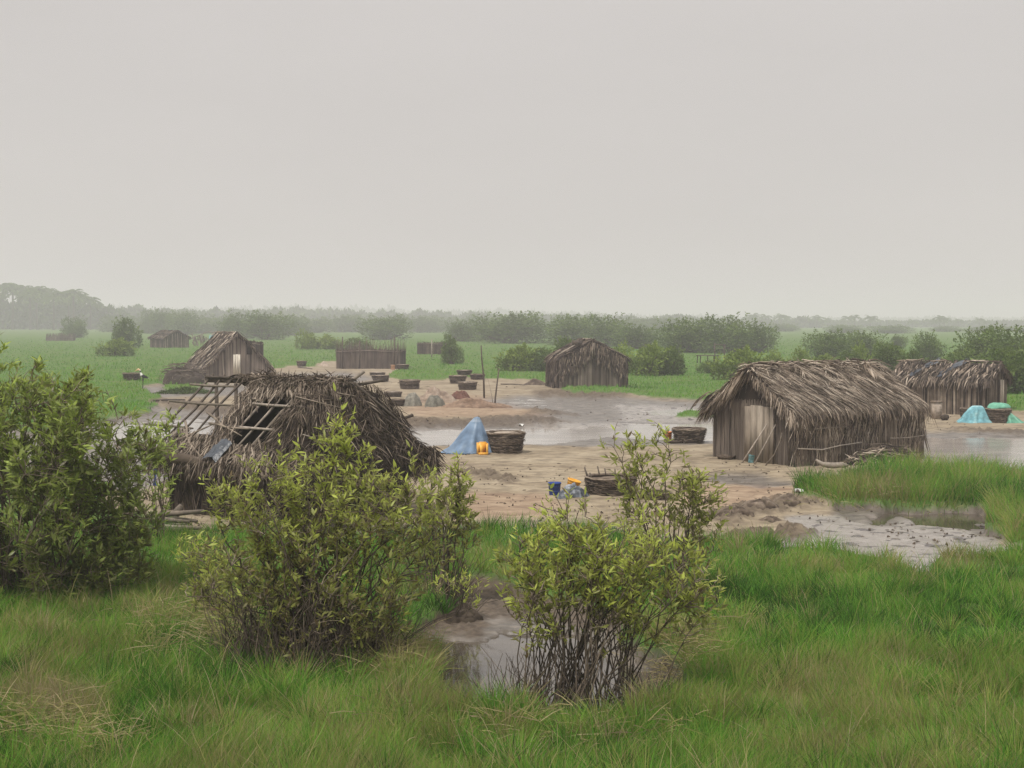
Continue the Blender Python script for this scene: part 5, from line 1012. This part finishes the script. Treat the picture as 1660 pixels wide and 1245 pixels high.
# scraps
rs = np.random.default_rng(90)
for px, py, lb in ((1296, 812, 'white scrap at the left tip of the grass bank above the pale mud'), (845, 690, 'white litter on the mud right of the baskets by the channel')):
    X, Y, Z = at(px, py); m_ = MB(); V = np.zeros((5, 5, 3))
    for i in range(5):
        for j in range(5): V[i, j] = ((i - 2) * .05, (j - 2) * .03, .05 + .05 * math.sin(i * 1.7 + j * 2.1))
    m_.grid(V, .5); o = m_.build('plastic_scrap', M['foam']); o.location = (X, Y, Z); tag(o, lb, 'litter')

# wading bird (stork-like) on the mud at the left
X, Y, Z = at(230, 634); m_ = MB(); s_ = 1.0
pts = np.array([(.42, 0, .62), (.28, 0, .66), (.12, 0, .72), (-.02, 0, .82), (-.06, 0, .94), (-.07, 0, 1.02), (-.12, 0, 1.12), (-.2, 0, 1.14), (-.27, 0, 1.11), (-.42, 0, 1.04)])
rad = [.015, .05, .10, .085, .05, .038, .06, .075, .04, .008]; n = 10; v0 = m_.n
m_.tube(pts, rad, .66, n); t_ = m_.t[-1]; lab = [.66, 0, 0, .66, .66, .1, 1, 1, 1, 1]
for i, q in enumerate(lab): t_[i * n:(i + 1) * n] = q
for yy, fx in ((-.03, 0), (.03, .03)): m_.tube([(.08, yy, .70), (.06 + fx, yy, .38), (.05, yy, .02), (.0, yy, .005)], [.03, .012, .010, .008], .1, 5)
for yy in (-.075, .075): m_.ribbons(np.array([[.02, yy, .78]]), unit(np.array([[.9, 0, -.35]])), np.array([[0, .1, 1.]]), .42, .15, np.zeros(3), .05, (.8, 1, .1))
o = m_.build('wading_bird', M['bird']); o.location = (X, Y, Z); tag(o, 'tall thin legged black and white wading bird with tan head on the mud', 'bird')

# ------------------------------------------------------------------ bushes and trees of the meadow and beyond
def make_tree(seed, w_=2., h=2., nl=2600, leaf=.16, mat='leafmid', lobes=9, trunk=.12, dep=1., low=.0, shape='bush', label='', cat='bush', name='bush'):
    rs = np.random.default_rng(seed); root = empty(name, (0, 0, 0), 0, label, cat); m_ = MB(); cs = []; 
    for k in range(lobes):
        a = rs.uniform(0, 6.28); r_ = rs.uniform(0, 1) ** .6 * .36; zc = rs.uniform(.16, .66) + low
        if k == 0: r_ = 0.05; zc = .60
        if 0 < k < 5: r_ = .30; a = k * 1.57 + rs.normal(0, .3); zc = .25
        rr = rs.uniform(.20, .31) * (1.1 - .3 * abs(zc - .5)); cs.append((math.cos(a) * r_ * w_, math.sin(a) * r_ * w_ * dep, min(zc, 1 - rr) * h, rr * w_ * .95, rr * w_ * dep, rr * h * 1.05))
    cs = np.array(cs); wt = cs[:, 3] * cs[:, 5]; ch = rs.choice(lobes, nl, p=wt / wt.sum()); dr = unit(rs.normal(size=(nl, 3))); r_ = rs.uniform(.25, 1, nl) ** .5
    amp = 1 + .35 * (fbm(dr[:, 0] * 3 + ch * 7, dr[:, 2] * 3 + dr[:, 1] * 2, seed, 3) - .5) * 2
    Pp = cs[ch, :3] + dr * (r_ * amp)[:, None] * cs[ch, 3:]; k = Pp[:, 2] > .0 * h; Pp = Pp[k]; dr = dr[k]; n = len(Pp)
    D = unit(dr + rs.normal(0, .7, (n, 3)) + np.array([0, 0, .5])); S = unit(np.cross(D, rs.normal(size=(n, 3))))
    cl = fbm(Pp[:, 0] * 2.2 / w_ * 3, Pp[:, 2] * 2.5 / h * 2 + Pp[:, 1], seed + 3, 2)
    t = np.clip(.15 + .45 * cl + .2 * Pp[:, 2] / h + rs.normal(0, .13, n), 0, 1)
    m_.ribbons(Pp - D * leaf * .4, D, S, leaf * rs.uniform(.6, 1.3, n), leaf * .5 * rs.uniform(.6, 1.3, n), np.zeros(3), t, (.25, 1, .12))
    # spiky shoots above the outline
    ns = int(10 + lobes * 2)
    for q in range(ns):
        c_ = cs[rs.integers(lobes)]; dd = unit(np.array([rs.normal(0, .5), rs.normal(0, .5), 1.0])); p0 = c_[:3] + dd * c_[3:] * .85; l_ = rs.uniform(.08, .2) * h; kk = 14
        pp = p0 + dd * rs.uniform(0, 1, kk)[:, None] * l_ + rs.normal(0, leaf * .25, (kk, 3)); D2 = unit(dd + rs.normal(0, .6, (kk, 3))); m_.ribbons(pp, D2, unit(np.cross(D2, rs.normal(size=(kk, 3)))), leaf, leaf * .4, np.zeros(3), np.clip(rs.normal(.7, .15, kk), 0, 1), (.25, 1, .1))
    m_.build('crown', M[mat], root)
    m_ = MB(); 
    for q in range(min(lobes, 6)): c_ = cs[q]; b0 = np.array([rs.normal(0, .04 * w_), rs.normal(0, .04 * w_), -.05]); m_.tube([b0, b0 * .5 + c_[:3] * .4 * np.array([.6, .6, 1]), c_[:3] * .95], [trunk, trunk * .7, trunk * .3], .4, 5, cap=False)
    m_.build('trunk', M['bark'], root); return root
protos = {}
def tree(kind, label, px, py, wpx, hpx, cat='bush', rz=None, group=None):
    """a tree standing at photo pixel (px, py) on the ground, wpx wide and hpx high there"""
    X, Y = map(float, G(px, py)); Z = gz(X, Y) if Y < 300 else 0.0; k = F / Y; W_, H_ = wpx / k, hpx / k
    if cat == 'tree': W_ *= 1.15; H_ *= 1.07
    kd, mt = kind; key = (kd, mt)
    if key not in protos:
        sd = 100 + len(protos) * 7
        pr_ = dict(b1=lambda: make_tree(sd, 2, 2, 3400, .15, mt, 9), b2=lambda: make_tree(sd + 1, 2, 2, 3400, .14, mt, 12), u1=lambda: make_tree(sd, 2, 2, 3000, .13, mt, 7),
                   t1=lambda: make_tree(sd, 2, 2, 5200, .10, mt, 18, low=.03), t2=lambda: make_tree(sd + 2, 2, 2, 5200, .105, mt, 14, low=.03), t3=lambda: make_tree(sd + 4, 2, 2, 4600, .11, mt, 22, low=0.0))[kd]()
        protos[key] = [pr_, False]
    o, used = protos[key]
    if used: o = copy_tree(o)
    protos[key][1] = True
    o.name = 'tree' if cat == 'tree' else 'bush'; o['label'] = label; o['category'] = cat
    if group: o['group'] = group
    o.location = (X, Y, Z - .03 * H_); o.scale = (W_ / 2, W_ / 2 * .8, H_ / 2 * 1.04); o.rotation_euler = (0, 0, rng.choice([0, math.pi]) + rng.normal(0, .35) if rz is None else rz)
    return o
Lm, Ly, Ld = 'leafmid', 'leafyel', 'leafdark'
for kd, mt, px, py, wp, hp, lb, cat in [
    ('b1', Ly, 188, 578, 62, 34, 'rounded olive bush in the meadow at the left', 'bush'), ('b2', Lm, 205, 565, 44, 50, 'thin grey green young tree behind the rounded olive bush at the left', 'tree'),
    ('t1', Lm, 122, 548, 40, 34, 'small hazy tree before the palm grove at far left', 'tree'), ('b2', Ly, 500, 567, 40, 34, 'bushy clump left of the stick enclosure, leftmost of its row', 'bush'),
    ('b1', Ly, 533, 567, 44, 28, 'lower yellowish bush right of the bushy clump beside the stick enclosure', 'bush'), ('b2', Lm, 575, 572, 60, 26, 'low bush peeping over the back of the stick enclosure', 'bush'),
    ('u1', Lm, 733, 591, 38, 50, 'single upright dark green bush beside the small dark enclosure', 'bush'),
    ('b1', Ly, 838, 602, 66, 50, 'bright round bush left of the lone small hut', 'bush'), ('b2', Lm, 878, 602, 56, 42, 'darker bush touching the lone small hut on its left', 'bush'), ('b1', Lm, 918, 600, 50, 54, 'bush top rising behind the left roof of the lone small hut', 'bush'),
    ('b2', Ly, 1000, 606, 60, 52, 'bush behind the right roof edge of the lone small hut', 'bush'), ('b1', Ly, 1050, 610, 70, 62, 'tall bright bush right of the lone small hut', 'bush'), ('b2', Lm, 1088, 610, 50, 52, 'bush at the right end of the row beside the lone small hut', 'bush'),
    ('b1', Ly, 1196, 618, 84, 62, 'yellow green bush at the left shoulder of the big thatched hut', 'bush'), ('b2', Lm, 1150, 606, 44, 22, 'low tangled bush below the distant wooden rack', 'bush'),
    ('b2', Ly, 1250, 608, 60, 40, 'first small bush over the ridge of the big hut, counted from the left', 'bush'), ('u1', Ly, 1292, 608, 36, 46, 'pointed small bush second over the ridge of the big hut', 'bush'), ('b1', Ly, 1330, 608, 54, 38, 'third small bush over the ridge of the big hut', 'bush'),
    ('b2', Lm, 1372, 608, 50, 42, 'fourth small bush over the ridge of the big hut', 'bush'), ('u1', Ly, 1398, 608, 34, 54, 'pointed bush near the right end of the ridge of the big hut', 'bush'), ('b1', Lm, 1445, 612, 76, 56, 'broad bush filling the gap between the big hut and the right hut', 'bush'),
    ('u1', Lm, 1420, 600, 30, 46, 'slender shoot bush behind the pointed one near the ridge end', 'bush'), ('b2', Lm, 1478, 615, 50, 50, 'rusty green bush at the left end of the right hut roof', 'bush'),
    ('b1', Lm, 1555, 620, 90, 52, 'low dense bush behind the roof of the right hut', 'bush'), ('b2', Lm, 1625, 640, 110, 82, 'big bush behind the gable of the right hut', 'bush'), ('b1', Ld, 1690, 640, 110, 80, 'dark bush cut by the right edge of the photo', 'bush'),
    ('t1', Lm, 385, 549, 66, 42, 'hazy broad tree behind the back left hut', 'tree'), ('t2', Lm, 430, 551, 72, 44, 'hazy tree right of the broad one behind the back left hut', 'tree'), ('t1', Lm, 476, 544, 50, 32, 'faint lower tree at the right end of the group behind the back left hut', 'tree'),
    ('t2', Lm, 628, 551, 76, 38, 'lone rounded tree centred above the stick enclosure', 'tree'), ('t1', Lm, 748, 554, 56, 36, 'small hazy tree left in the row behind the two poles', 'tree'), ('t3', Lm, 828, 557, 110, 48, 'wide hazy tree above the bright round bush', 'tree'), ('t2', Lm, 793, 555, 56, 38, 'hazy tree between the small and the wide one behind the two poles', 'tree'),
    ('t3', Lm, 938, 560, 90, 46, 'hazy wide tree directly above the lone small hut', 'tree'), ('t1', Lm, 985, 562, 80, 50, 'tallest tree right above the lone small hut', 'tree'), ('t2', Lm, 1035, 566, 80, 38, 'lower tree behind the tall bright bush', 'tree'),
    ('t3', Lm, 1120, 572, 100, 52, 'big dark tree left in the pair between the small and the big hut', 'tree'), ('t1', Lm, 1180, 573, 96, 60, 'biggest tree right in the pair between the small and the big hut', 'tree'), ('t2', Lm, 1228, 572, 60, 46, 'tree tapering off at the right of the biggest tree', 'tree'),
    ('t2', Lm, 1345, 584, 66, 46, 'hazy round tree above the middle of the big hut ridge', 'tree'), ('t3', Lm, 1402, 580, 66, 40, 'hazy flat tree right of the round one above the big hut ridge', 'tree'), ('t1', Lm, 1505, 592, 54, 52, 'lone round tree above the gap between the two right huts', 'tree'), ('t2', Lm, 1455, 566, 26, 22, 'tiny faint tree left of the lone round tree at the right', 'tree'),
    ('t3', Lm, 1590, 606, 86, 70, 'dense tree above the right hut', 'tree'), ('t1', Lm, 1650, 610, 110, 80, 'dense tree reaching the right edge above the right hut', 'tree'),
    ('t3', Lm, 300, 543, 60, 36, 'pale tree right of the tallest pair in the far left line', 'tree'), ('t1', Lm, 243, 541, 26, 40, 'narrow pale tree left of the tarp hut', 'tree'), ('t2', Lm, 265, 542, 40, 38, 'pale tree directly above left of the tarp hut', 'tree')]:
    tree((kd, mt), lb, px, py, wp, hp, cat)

for k in range(34):
    px = 190 + k * 45 + rng.uniform(-16, 16); py = rng.uniform(536.5, 541); kd = ('t1', 't2', 't3')[k % 3]
    if 1230 < px < 1520 and k % 2: continue
    o = tree((kd, Lm), 'indistinct hazy tree in the continuous belt along the horizon', px, py, rng.uniform(44, 78), max(py - rng.uniform(509, 516) - (px > 1000) * 5 - (px > 1200) * 9, 7), 'tree', None, 'hazy trees of the far belt')

# palms
def make_palm(seed, h=10., cs=1.):
    rs = np.random.default_rng(seed); root = empty('palm_tree', (0, 0, 0), 0, '', 'palm tree'); m_ = MB(); m_.tube([(0, 0, -.2), (.15, 0, h * .4), (.1, 0, h * .9)], [.28, .2, .16], .4, 6); m_.build('trunk', M['bark'], root); m_ = MB()
    for k in range(20):
        az = k * 2.4 + rs.uniform(-.3, .3); up = rs.uniform(-.4, 1.2); l_ = rs.uniform(2.4, 3.4) * cs; d_ = np.array([math.cos(az) * math.cos(up * .8), math.sin(az) * math.cos(up * .8), math.sin(up * .8)]); ts = np.linspace(0, 1, 7); pts = np.array([np.array([.1, 0, h * .9]) + d_ * l_ * q + np.array([0, 0, -1.6 * cs * q * q]) for q in ts]); m_.tube(pts, .03, .4, 3, cap=False)
        n = 40; q = rs.uniform(.08, 1, n); c_ = np.stack([np.interp(q, ts, pts[:, i]) for i in range(3)], 1); sd = rs.choice([-1, 1], n); sid = unit(np.cross(d_, [0, 0, 1.])); D = unit(d_ * .5 + sid * sd[:, None] * .8 + np.array([0, 0, -.5])); m_.ribbons(c_, D, unit(np.cross(D, rs.normal(size=(n, 3)))), .75 * cs, .2 * cs, np.array([0, 0, -.15]), rs.uniform(.2, .8, n), (.8, 1, .1))
    m_.build('crown', M['leafmid'], root); return root
palms = [make_palm(1, 10., 1.15), make_palm(2, 10., 1.05), make_palm(3, 10., 1.9), make_palm(4, 10., 1.7)]; used = [False] * 4
def palm(px, top, Y, label, i, sc=1.):
    X = (px - CX) / F * Y / cp; Zt = AT(px, top, Y)[1]; o = palms[i] if not used[i] else copy_tree(palms[i]); used[i] = True
    s_ = Zt / 10.3; o.location = (X, Y, 0); o.scale = (s_ * sc, s_ * sc, s_); o.rotation_euler = (0, 0, rng.uniform(0, 6.28)); o['label'] = label; o['group'] = 'far palm trees in the haze'
rs = np.random.default_rng(8)
for k, (px, top, Y) in enumerate([(6, 454, 640), (22, 456, 620), (40, 458, 650), (62, 460, 610), (78, 463, 660), (97, 467, 640), (112, 472, 620), (122, 465, 600), (133, 473, 640), (148, 478, 610), (88, 470, 590), (50, 466, 600), (172, 494, 660)]):
    palm(px, top, Y * 1.08, ['palm in the tall grove at the far left, %s' % q for q in ('cut by the photo edge', 'second from the edge', 'third from the edge', 'on its highest hump', 'just right of its hump', 'in the notch past its hump', 'left of the last tall one', 'last tall one', 'just past the last tall one', 'at its right end', 'low before its right half', 'low before its hump', 'small and apart on the right')][k], k % 2, 1.1)
for k, (px, top, Y) in enumerate([(1222, 514, 900), (1240, 515, 920), (1265, 515, 900), (1272, 516, 930), (1323, 517, 900), (1341, 521, 950), (1374, 517, 930), (1385, 516, 880), (1410, 517, 880), (1452, 525, 900), (1478, 523, 880), (1522, 517, 800), (1530, 520, 820), (1552, 522, 880), (1586, 521, 880), (1598, 525, 800), (1216, 517, 950), (1513, 523, 820)]):
    palm(px, top - 5, Y * .92, 'faint far palm on the right horizon, ' + ('left of the first clump', 'in the first clump above the big tree', 'in the second clump', 'at the back of the second clump', 'standing alone after the two clumps', 'shortest one before the close pair', 'left one of the close pair', 'right one of the close pair', 'alone right of the close pair', 'small one above the gap between trees', 'left of the big hump', 'crowning the big hump', 'right side of the big hump', 'alone right of the big hump', 'taller one of the last two', 'shorter one of the last two', 'leftmost and palest', 'left side of the big hump')[k], 2 + k % 2, 1.25)

# far woods as masses
def woods(name, label, x0, x1, prof, Y, leaf, n, mat, seed, dep=25.):
    rs = np.random.default_rng(seed); px = rs.uniform(x0, x1, n); tp = np.interp(px, [q[0] for q in prof], [q[1] for q in prof])
    wob = (fbm(px * .05, px * 0, seed, 5) - .5) * (9 if seed in (5, 6) else 16); tp = tp + wob; k = F / Y; base = 520 + F * CH / Y; hh = np.maximum(base - tp, 2) / k; r_ = rs.uniform(0, 1, n) ** .7
    bumps = .75 + .5 * fbm(px * .14, r_ * 3, seed + 3, 3); X = (px - CX) / k; Z = hh * r_ * bumps; yy = Y + rs.uniform(0, dep, n) * (1.1 - r_) + rs.uniform(-2, 2, n)
    D = unit(rs.normal(size=(n, 3)) + np.array([0, 0, .6])); m_ = MB(); m_.ribbons(np.stack([X, yy, Z], 1), D, unit(np.cross(D, rs.normal(size=(n, 3)))), leaf * rs.uniform(.6, 1.4, n), leaf * .7, np.zeros(3), np.clip(rs.normal(.35, .15, n), 0, 1), (.4, 1, .2))
    o = m_.build(name, M[mat]); return tag(o, label, 'woods', kind='stuff')
woods('woods', 'hazy wood below the palm grove at the far left', -260, 200, [(-260, 492), (0, 494), (60, 490), (90, 496), (150, 500), (175, 504), (200, 516)], 690, 2.6, 20000, 'leafmid', 1, 30)
woods('woods', 'long pale line of trees across the left half of the horizon', 180, 520, [(180, 512), (230, 504), (250, 506), (300, 510), (400, 509), (520, 512)], 820, 3.0, 15000, 'leafmid', 2)
woods('woods', 'faint line of trees behind the enclosure and poles', 420, 960, [(420, 511), (480, 506), (560, 512), (700, 513), (800, 516), (960, 518)], 860, 3.0, 20000, 'leafmid', 3)
woods('woods', 'faint line of trees behind the two middle huts', 880, 1330, [(880, 518), (1000, 523), (1100, 521), (1240, 525), (1330, 527)], 850, 3.2, 18000, 'leafmid', 4)
woods('woods', 'faint low tree line along the right horizon', 1220, 1800, [(1220, 527), (1330, 530), (1420, 536), (1500, 529), (1520, 526), (1540, 531), (1600, 533), (1800, 531)], 900, 3.3, 22000, 'leafmid', 5)
woods('woods', 'palest farthest ridge of trees on the horizon', -400, 2100, [(-400, 508), (400, 506), (430, 502), (470, 502), (560, 503), (620, 503), (660, 509), (860, 511), (1000, 515), (1200, 522), (1300, 525), (1440, 526), (1520, 521), (1560, 525), (2100, 525)], 1900, 7, 30000, 'leafmid', 6, 60)

# ------------------------------------------------------------------ haze
hm = bpy.data.materials.new('dusty_haze'); hm.use_nodes = True; n = hm.node_tree; n.nodes.remove(n.nodes['Principled BSDF'])
pv = n.nodes.new('ShaderNodeVolumePrincipled'); pv.inputs['Color'].default_value = (.94, .905, .955, 1); pv.inputs['Density'].default_value = .00105; pv.inputs['Anisotropy'].default_value = .15
n.links.new(pv.outputs[0], n.nodes['Material Output'].inputs['Volume'])
hb = MB(); hb.box((0, 900, 15), (5200, 4200, 33), .5); o = hb.build('haze', hm); tag(o, kind='stuff')
